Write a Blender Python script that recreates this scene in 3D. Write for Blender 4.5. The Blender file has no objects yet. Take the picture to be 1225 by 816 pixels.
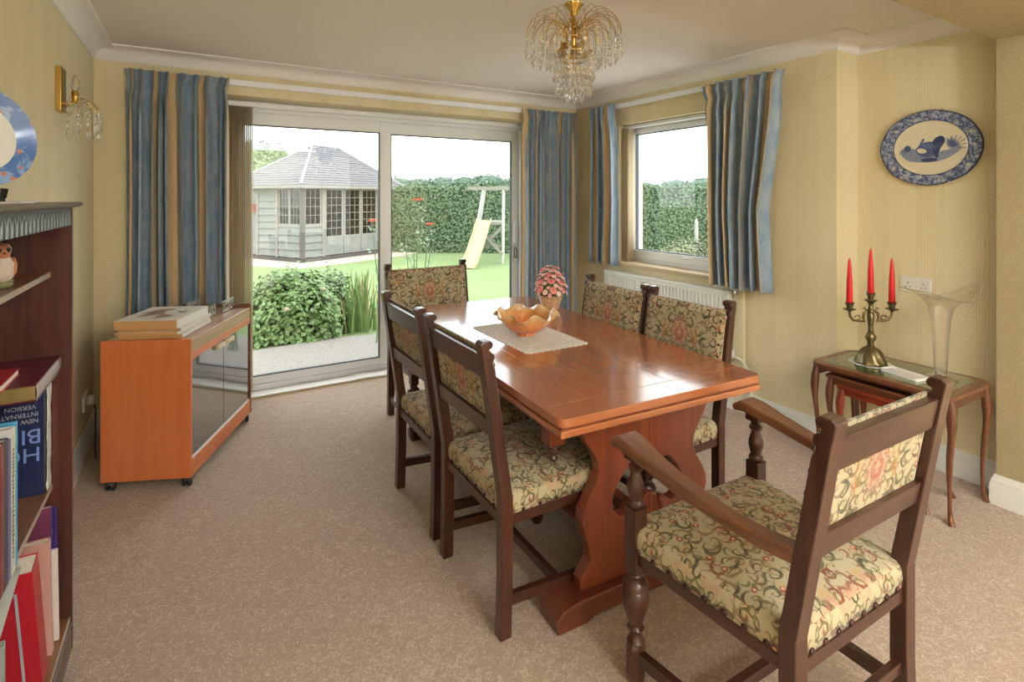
import bpy, math, random
from mathutils import Vector, Matrix, noise
random.seed(7)
C = bpy.context.scene.collection
PI = math.pi
sc = bpy.context.scene

# ---------------------------------------------------------------- camera
cam_data = bpy.data.cameras.new('camera')
cam = bpy.data.objects.new('camera', cam_data); C.objects.link(cam)
cam.location = (0, 0, 1.44)
cam.rotation_euler = (math.radians(90), 0, math.radians(-30.7))
cam_data.sensor_width = 36
cam_data.lens = 36 * 640 / 1225
cam_data.shift_y = -(408 - 236) / 1225
cam_data.clip_start = .05; cam_data.clip_end = 2000
sc.camera = cam
# ---------------------------------------------------------------- colour management
sc.view_settings.view_transform = 'Standard'
sc.view_settings.look = 'None'
sc.view_settings.exposure = 0.32
sc.view_settings.gamma = 1.0
sc.view_settings.use_curve_mapping = False
# ---------------------------------------------------------------- sky (bright overcast)
world = bpy.data.worlds.new('overcast_sky'); sc.world = world
world.use_nodes = True
wn = world.node_tree; wn.nodes.clear()
wo = wn.nodes.new('ShaderNodeOutputWorld'); wb = wn.nodes.new('ShaderNodeBackground')
tc = wn.nodes.new('ShaderNodeTexCoord'); sp = wn.nodes.new('ShaderNodeSeparateXYZ')
rp = wn.nodes.new('ShaderNodeValToRGB')
rp.color_ramp.elements[0].position = 0.0; rp.color_ramp.elements[0].color = (.86, .90, .93, 1)
rp.color_ramp.elements[1].position = .6; rp.color_ramp.elements[1].color = (.95, .98, 1.0, 1)
wn.links.new(tc.outputs['Generated'], sp.inputs[0]); wn.links.new(sp.outputs['Z'], rp.inputs[0])
wn.links.new(rp.outputs[0], wb.inputs[0]); wb.inputs[1].default_value = 3.6
wn.links.new(wb.outputs[0], wo.inputs[0])
# ---------------------------------------------------------------- lights
def light(name, kind, loc, energy, col=(1, 1, 1), rot=(0, 0, 0), size=1, size_y=None, angle=None):
    d = bpy.data.lights.new(name, kind); d.energy = energy; d.color = col
    if kind == 'AREA':
        d.shape = 'RECTANGLE'; d.size = size; d.size_y = size_y or size
    if angle is not None: d.angle = angle
    o = bpy.data.objects.new(name, d); C.objects.link(o); o.location = loc; o.rotation_euler = rot
    return o
# hazy sun behind the house, high and very soft
light('hazy_sun', 'SUN', (0, -5, 10), 2.2, (1, .97, .92), (math.radians(38), 0, math.radians(12)), angle=math.radians(50))
# added soft fill at the rear wall, unseen, to brighten the room
light('rear_fill', 'AREA', (1.3, -3.05, 1.35), 20, (.87, .94, 1), (math.radians(90), 0, 0), 3.2, 1.9)
# added overhead fill facing down, out of view behind the camera
light('overhead_fill', 'AREA', (1.4, -1.2, 2.3), 40, (.92, .96, 1), (0, 0, 0), 1.6, 1.6)
light('upward_fill', 'AREA', (1.2, -1.9, 1.6), 195, (.87, .94, 1), (math.radians(180), 0, 0), .5, .5)  # added unseen fill aimed up to brighten the ceiling


# ================================================================ materials
def nmat(name):
    m = bpy.data.materials.new(name); m.use_nodes = True
    return m, m.node_tree, m.node_tree.nodes, m.node_tree.links
class N:
    """tiny node helper"""
    def __init__(s, name):
        s.m = bpy.data.materials.new(name); s.m.use_nodes = True
        s.t = s.m.node_tree; s.b = s.t.nodes['Principled BSDF']; s.out = s.t.nodes['Material Output']
    def n(s, k, **kw):
        x = s.t.nodes.new(k)
        for a, v in kw.items(): setattr(x, a, v)
        return x
    def l(s, a, b): s.t.links.new(a, b)
    def inp(s, x, i, v):
        if v is None: return
        if hasattr(v, 'is_output') or isinstance(v, bpy.types.NodeSocket): s.l(v, x.inputs[i])
        else: x.inputs[i].default_value = v
    def math(s, op, a, b=None, c=None, clamp=False):
        x = s.n('ShaderNodeMath', operation=op, use_clamp=clamp)
        s.inp(x, 0, a); s.inp(x, 1, b); s.inp(x, 2, c); return x.outputs[0]
    def vmath(s, op, a, b=None, sc_=None):
        x = s.n('ShaderNodeVectorMath', operation=op)
        s.inp(x, 0, a); s.inp(x, 1, b)
        if sc_ is not None: s.inp(x, 3, sc_)
        return x.outputs[1] if op in ('LENGTH', 'DISTANCE', 'DOT_PRODUCT') else x.outputs[0]
    def mix(s, f, a, b, bt='MIX'):
        x = s.n('ShaderNodeMix', data_type='RGBA', blend_type=bt)
        s.inp(x, 0, f); s.inp(x, 6, a); s.inp(x, 7, b); return x.outputs[2]
    def uv(s, scale=(1, 1, 1), rnd=False, rot=0):
        t = s.n('ShaderNodeUVMap'); v = t.outputs[0]
        mp = s.n('ShaderNodeMapping'); mp.inputs['Scale'].default_value = scale; mp.inputs['Rotation'].default_value = (0, 0, rot)
        if rnd:
            oi = s.n('ShaderNodeObjectInfo')
            v = s.vmath('ADD', v, s.vmath('SCALE', (1.7, 2.3, 3.1), sc_=s.math('MULTIPLY', oi.outputs['Random'], 7.0)))
        s.l(v, mp.inputs[0]); return mp.outputs[0]
    def obj(s, scale=(1, 1, 1)):
        t = s.n('ShaderNodeTexCoord'); mp = s.n('ShaderNodeMapping'); mp.inputs['Scale'].default_value = scale
        s.l(t.outputs['Object'], mp.inputs[0]); return mp.outputs[0]
    def noise(s, v, scale=5, detail=3, rough=.5, dist=0):
        x = s.n('ShaderNodeTexNoise'); s.l(v, x.inputs['Vector'])
        x.inputs['Scale'].default_value = scale; x.inputs['Detail'].default_value = detail
        x.inputs['Roughness'].default_value = rough; x.inputs['Distortion'].default_value = dist
        return x
    def vor(s, v, scale=5, feature='F1', rand=1, dims='3D'):
        x = s.n('ShaderNodeTexVoronoi', feature=feature, voronoi_dimensions=dims); s.l(v, x.inputs['Vector'])
        x.inputs['Scale'].default_value = scale; x.inputs['Randomness'].default_value = rand; return x
    def ramp(s, f, stops, interp='LINEAR'):
        x = s.n('ShaderNodeValToRGB'); x.color_ramp.interpolation = interp
        e = x.color_ramp.elements
        while len(e) < len(stops): e.new(.5)
        for k, (p, c) in enumerate(stops):
            e[k].position = p; e[k].color = (*c, 1) if len(c) == 3 else c
        s.inp(x, 0, f); return x.outputs[0]
    def step(s, v, a, b):
        x = s.n('ShaderNodeMapRange', clamp=True); s.inp(x, 0, v); x.inputs[1].default_value = a; x.inputs[2].default_value = b
        return x.outputs[0]
    def bump(s, h, strength=.3, dist=.002):
        x = s.n('ShaderNodeBump'); x.inputs['Strength'].default_value = strength; x.inputs['Distance'].default_value = dist
        s.l(h, x.inputs['Height']); s.l(x.outputs[0], s.b.inputs['Normal'])
    def set(s, **kw):
        for k, v in kw.items():
            nm = {'col': 'Base Color', 'rough': 'Roughness', 'metal': 'Metallic', 'spec': 'Specular IOR Level', 'coat': 'Coat Weight',
                  'coatr': 'Coat Roughness', 'trans': 'Transmission Weight', 'ior': 'IOR', 'alpha': 'Alpha', 'sheen': 'Sheen Weight', 'sss': 'Subsurface Weight'}[k]
            if isinstance(v, tuple) and len(v) == 3: v = (*v, 1)
            i = s.b.inputs[nm]
            if isinstance(v, bpy.types.NodeSocket): s.l(v, i)
            else: i.default_value = v
        return s
def H(r, g, b):
    f = lambda c: (c / 255 / 12.92) if c / 255 <= .04045 else ((c / 255 + .055) / 1.055) ** 2.4
    return (f(r), f(g), f(b))
def sc3(c, k): return tuple(x * k for x in c)
def plain(name, col, rough=.5, metal=0, var=.06, scale=30, **kw):
    a = N(name); nz = a.noise(a.obj(), scale, 3)
    c = a.mix(nz.outputs[0], (*sc3(col, 1 - var), 1), (*sc3(col, 1 + var), 1))
    a.set(col=c, rough=rough, metal=metal, **kw); return a.m
def wood(name, dark, light_, rough=.35, coat=.3, gs=1.0, contrast=1.0, coatr=.15):
    a = N(name)
    v = a.uv((1.6 * gs, 26 * gs, 26 * gs), True)
    n1 = a.noise(v, 1.6, 5, .6, .6)
    v2 = a.uv((5 * gs, 180 * gs, 180 * gs), True)
    n2 = a.noise(v2, 1.2, 3, .6)
    n3 = a.noise(a.uv((1, 2.5, 1), True), 1.4, 2)
    f = a.math('ADD', a.math('MULTIPLY', n1.outputs[0], .62), a.math('MULTIPLY', n2.outputs[0], .25))
    f = a.math('ADD', f, a.math('MULTIPLY', n3.outputs[0], .25))
    lo, hi = .56 - .18 / contrast, .56 + .18 / contrast
    col = a.ramp(f, [(lo, dark), (.5 * (lo + hi), tuple((x + y) / 2 for x, y in zip(dark, light_))), (hi, light_)])
    a.set(col=col, rough=rough, coat=coat, coatr=coatr)
    a.bump(f, .12, .001); return a.m

M = {}
M['dark_wood'] = wood('dark_oak', H(36, 17, 11), H(80, 43, 28), .32, .35)
M['arm_wood'] = wood('oiled_oak', H(60, 34, 20), H(130, 84, 54), .34, .35)
M['table_wood'] = wood('red_mahogany', H(150, 84, 50), H(180, 110, 70), .22, .9, .8, .6, .10)
M['leg_wood'] = wood('red_mahogany_frame', H(96, 40, 24), H(136, 68, 42), .3, .45, .8, .9)
M['case_wood'] = wood('bookcase_wood', H(48, 25, 22), H(96, 52, 42), .3, .3)
M['shelf_wood'] = wood('shelf_wood', H(96, 60, 34), H(152, 104, 66), .3, .3)
M['trolley_side'] = wood('cherry_laminate', H(188, 98, 50), H(212, 124, 72), .38, .2, .7, .7)
M['trolley_top'] = wood('trolley_top_laminate', H(150, 116, 84), H(188, 152, 116), .4, .2, 1, 1)
M['nest_wood'] = wood('nest_walnut', H(66, 34, 22), H(128, 78, 50), .28, .4)
M['nest_red'] = wood('nest_red', H(100, 34, 18), H(140, 56, 30), .28, .4)
M['sill_wood'] = plain('sill_beige', H(206, 184, 148), .45)
M['white_pvc'] = plain('white_pvc', H(238, 240, 242), .3, var=.02)
M['gasket'] = plain('grey_gasket', H(74, 78, 80), .5)
M['white_paint'] = plain('white_gloss_paint', H(226, 225, 220), .3, var=.02)
M['rad_paint'] = plain('radiator_enamel', H(236, 236, 230), .3, var=.02)
M['ceiling'] = plain('ceiling_paint', H(226, 218, 207), .85, var=.02, scale=4)
M['cove'] = plain('coving_paint', H(232, 228, 220), .7, var=.02, scale=5)
M['brass'] = plain('brass', H(206, 168, 92), .22, 1.0)
M['old_brass'] = plain('antique_brass', H(120, 108, 78), .34, .9, var=.3, scale=90)
M['chrome'] = plain('chrome', (.6, .6, .62), .15, 1.0)
M['black'] = plain('black_plastic', (.012, .012, .013), .4)
M['stud'] = plain('dark_stud', H(70, 42, 38), .35, .6)
M['candle'] = plain('red_wax', H(206, 24, 32), .38, var=.04, sss=.05)
M['socket'] = plain('white_plastic', H(226, 222, 214), .35, var=.01)
M['hole'] = plain('dark_slot', (.01, .01, .01), .6)

def wallpaper():
    a = N('wallpaper'); v = a.uv()
    s = a.n('ShaderNodeSeparateXYZ'); a.l(v, s.inputs[0])
    u = s.outputs[0]
    per = .265
    ph = a.math('FRACT', a.math('DIVIDE', u, per))
    band = a.step(a.math('ABSOLUTE', a.math('SUBTRACT', ph, .5)), .235, .25)   # 1 in the pin-striped band
    fine = a.math('SINE', a.math('MULTIPLY', u, 2 * PI / .0125))
    pin = a.step(fine, .2, .8)
    emb = a.noise(v, 95, 2, .5, .8)
    e = a.step(emb.outputs[0], .42, .6)
    h = a.mix(band, e, pin)
    n0 = a.noise(v, 1.2, 2)
    base = a.mix(n0.outputs[0], (*H(223, 208, 168), 1), (*H(229, 215, 177), 1))
    pale = a.mix(.35, base, (*H(238, 230, 200), 1))
    col = a.mix(h, a.mix(a.math('MULTIPLY', band, .18), base, (*H(208, 190, 146), 1)), pale)
    a.set(col=col, rough=.62); a.bump(h, .5, .0016)
    return a.m
M['wallpaper'] = wallpaper()
def beam():
    a = N('textured_wallpaper'); v = a.obj()
    e = a.step(a.noise(v, 170, 2, .5, .7).outputs[0], .4, .62)
    col = a.mix(e, (*H(160, 144, 108), 1), (*H(174, 158, 122), 1))
    a.set(col=col, rough=.8); a.bump(e, .4, .0012); return a.m
M['beam'] = beam()
def carpet():
    a = N('carpet'); v = a.obj()
    n1 = a.noise(v, 34, 2, .5, 1.6)
    c = a.math('ABSOLUTE', a.math('SUBTRACT', n1.outputs[0], .5))
    worm = a.step(c, .0, .05)
    n2 = a.noise(v, 420, 2)
    big = a.noise(v, 1.1, 2)
    c1 = a.mix(worm, (*H(222, 204, 186), 1), (*H(172, 148, 126), 1))
    c2 = a.mix(a.math('MULTIPLY', n2.outputs[0], .5), c1, (*H(158, 130, 106), 1))
    c3 = a.mix(a.math('MULTIPLY', big.outputs[0], .22), c2, (*H(216, 192, 166), 1))
    h = a.math('ADD', a.math('MULTIPLY', worm, -.5), n2.outputs[0])
    a.set(col=c3, rough=.95, sheen=.25, spec=.1); a.bump(h, .7, .006); return a.m
M['carpet'] = carpet()

def tapestry(name='tapestry', light_c=H(178, 166, 134), medal=None):
    a = N(name)
    # the woven design mirrors about the middle of the cloth
    t_ = a.n('ShaderNodeUVMap'); s_ = a.n('ShaderNodeSeparateXYZ'); a.l(t_.outputs[0], s_.inputs[0])
    cb_ = a.n('ShaderNodeCombineXYZ'); a.l(a.math('ADD', a.math('ABSOLUTE', s_.outputs[0]), .37), cb_.inputs[0]); a.l(s_.outputs[1], cb_.inputs[1])
    v0 = cb_.outputs[0]; mu = a.math('ABSOLUTE', s_.outputs[0])
    wv = a.noise(v0, 16, 2).outputs['Color']
    v = a.vmath('ADD', v0, a.vmath('SCALE', a.vmath('SUBTRACT', wv, (.5, .5, .5)), sc_=.028))
    def scroll(vec, scale, turns, width, rand=.8):
        vo = a.vor(vec, scale, rand=rand, dims='2D')
        p = a.vmath('SUBTRACT', vec, vo.outputs['Position'])
        s = a.n('ShaderNodeSeparateXYZ'); a.l(p, s.inputs[0])
        cr = a.n('ShaderNodeSeparateColor'); a.l(vo.outputs['Color'], cr.inputs[0])
        sg = a.math('SUBTRACT', a.math('MULTIPLY', a.math('GREATER_THAN', cr.outputs[0], .5), 2), 1)
        ang = a.math('ARCTAN2', a.math('MULTIPLY', s.outputs[1], sg), s.outputs[0])
        r = a.math('ADD', a.math('MULTIPLY', vo.outputs['Distance'], 1), .02)
        ph = a.math('ADD', ang, a.math('MULTIPLY', a.math('LOGARITHM', r, 2.718), turns))
        ph = a.math('ADD', ph, a.math('MULTIPLY', cr.outputs[1], 6.28))
        w = a.math('COSINE', ph)
        lim = a.math('SUBTRACT', 1, a.math('MULTIPLY', a.math('ADD', r, .25), width))
        m = a.step(a.math('SUBTRACT', w, lim), -.03, .05)
        core = a.math('MULTIPLY', m, a.math('SUBTRACT', 1, a.step(r, .50, .60)))
        return core, cr, vo
    m1, c1, vo1 = scroll(v, 17, 3.4, .50)
    m2, c2, vo2 = scroll(a.vmath('ADD', v, (3.3, 1.7, 0)), 27, -2.6, .50)
    m3, c3, vo3 = scroll(a.vmath('ADD', v, (7.9, 5.2, 0)), 15, 3.0, .30)
    nz = a.noise(v, 46, 3, .6)
    frag = a.step(nz.outputs[0], .38, .52)
    weave = a.noise(a.uv((1, 1, 1)), 900, 1)
    base = a.mix(a.math('MULTIPLY', weave.outputs[0], .35), (*light_c, 1), (*sc3(light_c, .72), 1))
    # soft ochre and rose fields
    f1 = a.step(a.noise(v0, 11, 1).outputs[0], .60, .68)
    col = a.mix(a.math('MULTIPLY', f1, .45), base, (*H(186, 136, 84), 1))
    f2 = a.step(a.noise(a.vmath('ADD', v0, (9, 4, 2)), 10, 1).outputs[0], .63, .70)
    col = a.mix(a.math('MULTIPLY', f2, .5), col, (*H(176, 106, 88), 1))
    lines = a.ramp(c2.outputs[2], [(0, H(96, 92, 60)), (.35, H(128, 98, 58)), (.6, H(140, 74, 60)), (.85, H(84, 84, 62))], 'CONSTANT')
    col = a.mix(a.math('MULTIPLY', m2, .8), col, lines)
    col = a.mix(a.math('MULTIPLY', m3, .75), col, (*H(112, 96, 70), 1))
    big = a.ramp(c1.outputs[2], [(0, H(72, 70, 50)), (.4, H(92, 66, 50)), (.62, H(60, 62, 52)), (.8, H(120, 58, 48))], 'CONSTANT')
    shade = a.mix(a.step(nz.outputs[0], .45, .55), big, (*H(148, 138, 94), 1))
    col = a.mix(a.math('MULTIPLY', m1, .92), col, a.mix(.72, shade, big))
    # little flowers
    vf = a.vor(a.vmath('ADD', v0, (5.1, 2.2, 0)), 11, rand=.9, dims='2D')
    fl = a.math('SUBTRACT', 1, a.step(a.math('ADD', vf.outputs['Distance'], a.math('MULTIPLY', nz.outputs[0], .22)), .20, .23))
    col = a.mix(a.math('MULTIPLY', fl, .85), col, (*H(134, 48, 44), 1))
    fc = a.math('SUBTRACT', 1, a.step(vf.outputs['Distance'], .035, .06))
    col = a.mix(fc, col, (*H(214, 170, 130), 1))
    if medal is not None:
        mv = a.math('SUBTRACT', s_.outputs[1], medal)
        wob = a.math('MULTIPLY', a.math('SUBTRACT', nz.outputs[0], .5), .9)
        rr_ = a.math('ADD', a.math('SQRT', a.math('ADD', a.math('POWER', a.math('DIVIDE', mu, .052), 2.0), a.math('POWER', a.math('DIVIDE', a.math('ABSOLUTE', mv), .075), 2.0))), wob)
        inside = a.math('SUBTRACT', 1, a.step(rr_, .95, 1.02))
        col = a.mix(a.math('MULTIPLY', inside, .38), col, (*H(190, 128, 104), 1))
        ring = a.math('MULTIPLY', inside, a.step(rr_, .78, .84)); col = a.mix(a.math('MULTIPLY', ring, .5), col, (*H(92, 74, 58), 1))
        dia = a.math('ADD', a.math('DIVIDE', mu, .03), a.math('DIVIDE', a.math('ABSOLUTE', mv), .045)); dia = a.math('ADD', dia, wob)
        col = a.mix(a.math('MULTIPLY', a.math('SUBTRACT', 1, a.step(dia, .9, 1.0)), .5), col, (*H(150, 70, 60), 1))
        col = a.mix(a.math('MULTIPLY', a.math('SUBTRACT', 1, a.step(dia, .35, .45)), .55), col, (*H(196, 168, 130), 1))
        au = a.math('SUBTRACT', mu, .085); rz = a.math('ADD', a.math('SQRT', a.math('ADD', a.math('POWER', a.math('DIVIDE', a.math('ABSOLUTE', au), .024), 2.0), a.math('POWER', a.math('DIVIDE', a.math('ABSOLUTE', mv), .06), 2.0))), wob)
        col = a.mix(a.math('MULTIPLY', a.math('SUBTRACT', 1, a.step(rz, .85, 1.0)), .35), col, (*H(184, 142, 84), 1))
    a.set(col=col, rough=.85, sheen=.15, spec=.15)
    a.bump(a.math('ADD', weave.outputs[0], m1), .25, .0015)
    return a.m
M['tapestry'] = tapestry()
M['tapestry_back'] = tapestry('tapestry_back', medal=.80)

def curtain_mat():
    a = N('striped_curtain'); t = a.n('ShaderNodeUVMap'); s = a.n('ShaderNodeSeparateXYZ'); a.l(t.outputs[0], s.inputs[0])
    u = a.math('FRACT', a.math('DIVIDE', s.outputs[0], .34))
    nz = a.noise(a.uv((5, 2.2, 1)), 3, 3, .6)
    blue = a.mix(a.step(nz.outputs[0], .35, .65), (*H(124, 150, 176), 1), (*H(160, 174, 186), 1))
    grey = (*H(150, 144, 128), 1)
    tan = (*H(222, 192, 150), 1)
    def band(lo, hi): return a.math('MULTIPLY', a.step(u, lo, lo + .006), a.math('SUBTRACT', 1, a.step(u, hi - .006, hi)))
    col = a.mix(band(.46, .50), blue, grey)
    col = a.mix(band(.50, .66), col, tan)
    col = a.mix(band(.66, .70), col, grey)
    col = a.mix(band(.82, .86), col, (*H(178, 150, 118), 1))
    ln = a.math('GREATER_THAN', a.math('SINE', a.math('MULTIPLY', s.outputs[0], 2 * PI / .012)), .6)
    col = a.mix(a.math('MULTIPLY', a.math('MULTIPLY', ln, band(.5, .66)), .25), col, (*H(150, 120, 96), 1))
    wv = a.noise(a.uv(), 1200, 1)
    a.set(col=col, rough=.6, sheen=.2, spec=.3); a.bump(wv.outputs[0], .15, .001)
    return a.m
M['curtain'] = curtain_mat()

def pane(name, tint=(1, 1, 1), f=.06, rough=0.0):
    m, t, n, l = nmat(name); n.clear()
    o = n.new('ShaderNodeOutputMaterial'); mx = n.new('ShaderNodeMixShader'); tr = n.new('ShaderNodeBsdfTransparent')
    g = n.new('ShaderNodeBsdfGlossy'); ge = n.new('ShaderNodeNewGeometry'); dt = n.new('ShaderNodeVectorMath'); dt.operation = 'DOT_PRODUCT'
    l.new(ge.outputs['Normal'], dt.inputs[0]); l.new(ge.outputs['Incoming'], dt.inputs[1])
    def mt(op, a, b):
        x = n.new('ShaderNodeMath'); x.operation = op
        for i_, q in enumerate((a, b)):
            if isinstance(q, (int, float)): x.inputs[i_].default_value = q
            elif q is not None: l.new(q, x.inputs[i_])
        return x.outputs[0]
    fz_ = mt('ADD', mt('MULTIPLY', mt('POWER', mt('SUBTRACT', 1.0, mt('ABSOLUTE', dt.outputs['Value'], None)), 5.0), .9), .035)
    tr.inputs[0].default_value = (*tint, 1); g.inputs['Roughness'].default_value = rough
    l.new(fz_, mx.inputs[0]); l.new(tr.outputs[0], mx.inputs[1]); l.new(g.outputs[0], mx.inputs[2]); l.new(mx.outputs[0], o.inputs[0])
    return m
M['pane'] = pane('window_glass', (.97, .985, .98))
M['dark_pane'] = pane('leaded_glass', (.55, .62, .62))
def smoked():
    a = N('smoked_glass'); nz = a.noise(a.obj(), 3, 2)
    c = a.mix(nz.outputs[0], (.05, .045, .045, 1), (.07, .065, .065, 1))
    a.set(col=c, rough=.06, spec=1.0, coat=1.0, coatr=.02, ior=1.9); return a.m
M['smoked'] = smoked()
def crystal(name, mixf=.45, tint=(1, 1, 1)):
    m, t, n, l = nmat(name); n.clear()
    o = n.new('ShaderNodeOutputMaterial'); mx = n.new('ShaderNodeMixShader'); tr = n.new('ShaderNodeBsdfTransparent')
    g = n.new('ShaderNodeBsdfGlass'); g.inputs['IOR'].default_value = 1.52; g.inputs['Roughness'].default_value = .01
    g.inputs['Color'].default_value = (*tint, 1); tr.inputs[0].default_value = (*tint, 1)
    nz = n.new('ShaderNodeTexNoise'); nz.inputs['Scale'].default_value = 60
    mp = n.new('ShaderNodeMapRange'); mp.inputs[3].default_value = mixf - .05; mp.inputs[4].default_value = mixf + .05
    l.new(nz.outputs[0], mp.inputs[0]); l.new(mp.outputs[0], mx.inputs[0])
    l.new(g.outputs[0], mx.inputs[1]); l.new(tr.outputs[0], mx.inputs[2]); l.new(mx.outputs[0], o.inputs[0])
    return m
M['crystal'] = crystal('crystal', .15)
M['clear_glass'] = crystal('clear_glass', .3, (1, 1, 1))
def carnival():
    a = N('carnival_glass'); v = a.obj()
    n1 = a.vor(v, 70); s = a.n('ShaderNodeSeparateXYZ'); a.l(v, s.inputs[0])
    c = a.ramp(a.math('DIVIDE', s.outputs[2], .12), [(0, H(246, 150, 84)), (.35, H(247, 140, 62)), (.75, H(250, 186, 112)), (1, H(252, 226, 176))])
    a.set(col=c, rough=.12, trans=.35, ior=1.4, coat=1.0, coatr=.04, spec=.8)
    a.bump(n1.outputs[0], .5, .004); return a.m
M['carnival'] = carnival()

# ================================================================ mesh builder
class MB:
    def __init__(s): s.v = []; s.f = []; s.uvs = {}
    def add(s, vs, fs, mtx=None):
        b = len(s.v)
        for p in vs:
            p = Vector(p)
            s.v.append(tuple(mtx @ p) if mtx else tuple(p))
        for f in fs: s.f.append(tuple(b + i for i in f))
        return s
    def box(s, x0, y0, z0, x1, y1, z1, mtx=None):
        x0, x1 = sorted((x0, x1)); y0, y1 = sorted((y0, y1)); z0, z1 = sorted((z0, z1))
        vs = [(x, y, z) for z in (z0, z1) for x, y in ((x0, y0), (x1, y0), (x1, y1), (x0, y1))]
        return s.add(vs, [(3, 2, 1, 0), (4, 5, 6, 7), (0, 1, 5, 4), (1, 2, 6, 5), (2, 3, 7, 6), (3, 0, 4, 7)], mtx)
    def prism(s, pts, d0, d1, axis='Y', mtx=None, holes=None):
        """polygon pts (a,b) extruded along axis. axis Y: (x,z); X: (y,z); Z: (x,y)"""
        def P(a, b, d): return {'Y': (a, d, b), 'X': (d, a, b), 'Z': (a, b, d)}[axis]
        n = len(pts)
        area = sum(pts[i][0] * pts[(i + 1) % n][1] - pts[(i + 1) % n][0] * pts[i][1] for i in range(n))
        if (area < 0) ^ (axis == 'Y'): pts = pts[::-1]
        vs = [P(a, b, d0) for a, b in pts] + [P(a, b, d1) for a, b in pts]
        lo, hi = tuple(range(n))[::-1], tuple(range(n, 2 * n))
        if d1 < d0: lo, hi = lo[::-1], hi[::-1]
        fs = [lo, hi]
        for i in range(n):
            j = (i + 1) % n
            q = (i, j, n + j, n + i)
            fs.append(q if d1 >= d0 else q[::-1])
        return s.add(vs, fs, mtx)
    def lathe(s, prof, n=16, mtx=None, sx=1, sy=1, cap=True, rfun=None):
        """prof: list of (r,z) bottom to top"""
        vs = []; fs = []
        for k, (r, z) in enumerate(prof):
            for i in range(n):
                a = 2 * PI * i / n; rr = r * (rfun(a, k / (len(prof) - 1)) if rfun else 1)
                vs.append((rr * math.cos(a) * sx, rr * math.sin(a) * sy, z))
        for k in range(len(prof) - 1):
            for i in range(n):
                j = (i + 1) % n
                fs.append((k * n + i, k * n + j, (k + 1) * n + j, (k + 1) * n + i))
        if cap:
            if prof[0][0] > 1e-5: fs.append(tuple(range(n))[::-1])
            if prof[-1][0] > 1e-5: fs.append(tuple((len(prof) - 1) * n + i for i in range(n)))
        return s.add(vs, fs, mtx)
    def tube(s, pts, r, n=8, closed=False, mtx=None, cap=True):
        pts = [Vector(p) for p in pts]; m = len(pts)
        rs = r if isinstance(r, (list, tuple)) else [r] * m
        vs = []; fs = []; up = None
        for k, p in enumerate(pts):
            if closed: t = pts[(k + 1) % m] - pts[k - 1]
            else: t = pts[min(k + 1, m - 1)] - pts[max(k - 1, 0)]
            t = t.normalized() if t.length > 1e-9 else Vector((0, 0, 1))
            if up is None: up = t.orthogonal().normalized()
            up = (up - t * up.dot(t))
            up = up.normalized() if up.length > 1e-6 else t.orthogonal().normalized()
            sd = t.cross(up)
            for i in range(n):
                a = 2 * PI * i / n
                vs.append(tuple(p + up * (math.cos(a) * rs[k]) + sd * (math.sin(a) * rs[k])))
        for k in range(m if closed else m - 1):
            k2 = (k + 1) % m
            for i in range(n):
                j = (i + 1) % n
                fs.append((k * n + i, k * n + j, k2 * n + j, k2 * n + i))
        if cap and not closed:
            fs.append(tuple(range(n))[::-1]); fs.append(tuple((m - 1) * n + i for i in range(n)))
        return s.add(vs, fs, mtx)
    def sweep(s, pts, hw, hh, side=(1, 0, 0), mtx=None):
        """rectangular section; hw along side vector, hh across"""
        pts = [Vector(p) for p in pts]; m = len(pts); sd0 = Vector(side)
        hw = hw if isinstance(hw, (list, tuple)) else [hw] * m; hh = hh if isinstance(hh, (list, tuple)) else [hh] * m
        vs = []; fs = []
        for k, p in enumerate(pts):
            t = (pts[min(k + 1, m - 1)] - pts[max(k - 1, 0)]).normalized()
            sd = (sd0 - t * sd0.dot(t)).normalized(); up = sd.cross(t)
            for a, b in ((-1, -1), (1, -1), (1, 1), (-1, 1)):
                vs.append(tuple(p + sd * (a * hw[k]) + up * (b * hh[k])))
        for k in range(m - 1):
            for i in range(4):
                j = (i + 1) % 4
                fs.append((k * 4 + j, k * 4 + i, (k + 1) * 4 + i, (k + 1) * 4 + j))
        fs.append((0, 1, 2, 3)); fs.append(tuple((m - 1) * 4 + i for i in (3, 2, 1, 0)))
        return s.add(vs, fs, mtx)
    def grid(s, fn, nu, nv, closed_u=False):
        vs = [fn(i / (nu if closed_u else nu - 1), j / (nv - 1)) for j in range(nv) for i in range(nu)]
        fs = []
        for j in range(nv - 1):
            for i in range(nu if closed_u else nu - 1):
                i2 = (i + 1) % nu
                fs.append((j * nu + i, j * nu + i2, (j + 1) * nu + i2, (j + 1) * nu + i))
        return s.add(vs, fs)
    def build(s, name, mat, parent=None, smooth=None, bevel=0, grain=None, solid=0, uvf=None, segs=2, sub=0, kind=None):
        me = bpy.data.meshes.new(name); me.from_pydata(s.v, [], s.f); me.update()
        uvl = me.uv_layers.new(name='UVMap')
        if grain is None:
            if s.v:
                ext = [max(p[i] for p in s.v) - min(p[i] for p in s.v) for i in range(3)]
                grain = ext.index(max(ext))
        for p in me.polygons:
            nm = p.normal; ax = max(range(3), key=lambda i: abs(nm[i]))
            o = [i for i in range(3) if i != ax]
            if grain == -1 : pass
            elif o[1] == grain: o = [o[1], o[0]]
            for li in p.loop_indices:
                co = me.vertices[me.loops[li].vertex_index].co
                if uvf: uvl.data[li].uv = uvf(me.loops[li].vertex_index, co)
                else: uvl.data[li].uv = (co[o[0]], co[o[1]])
        me.materials.append(M[mat] if isinstance(mat, str) else mat)
        if smooth is not None:
            me.polygons.foreach_set('use_smooth', [True] * len(me.polygons))
            me.set_sharp_from_angle(angle=math.radians(smooth))
        ob = bpy.data.objects.new(name, me); C.objects.link(ob)
        if parent: ob.parent = parent
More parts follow.
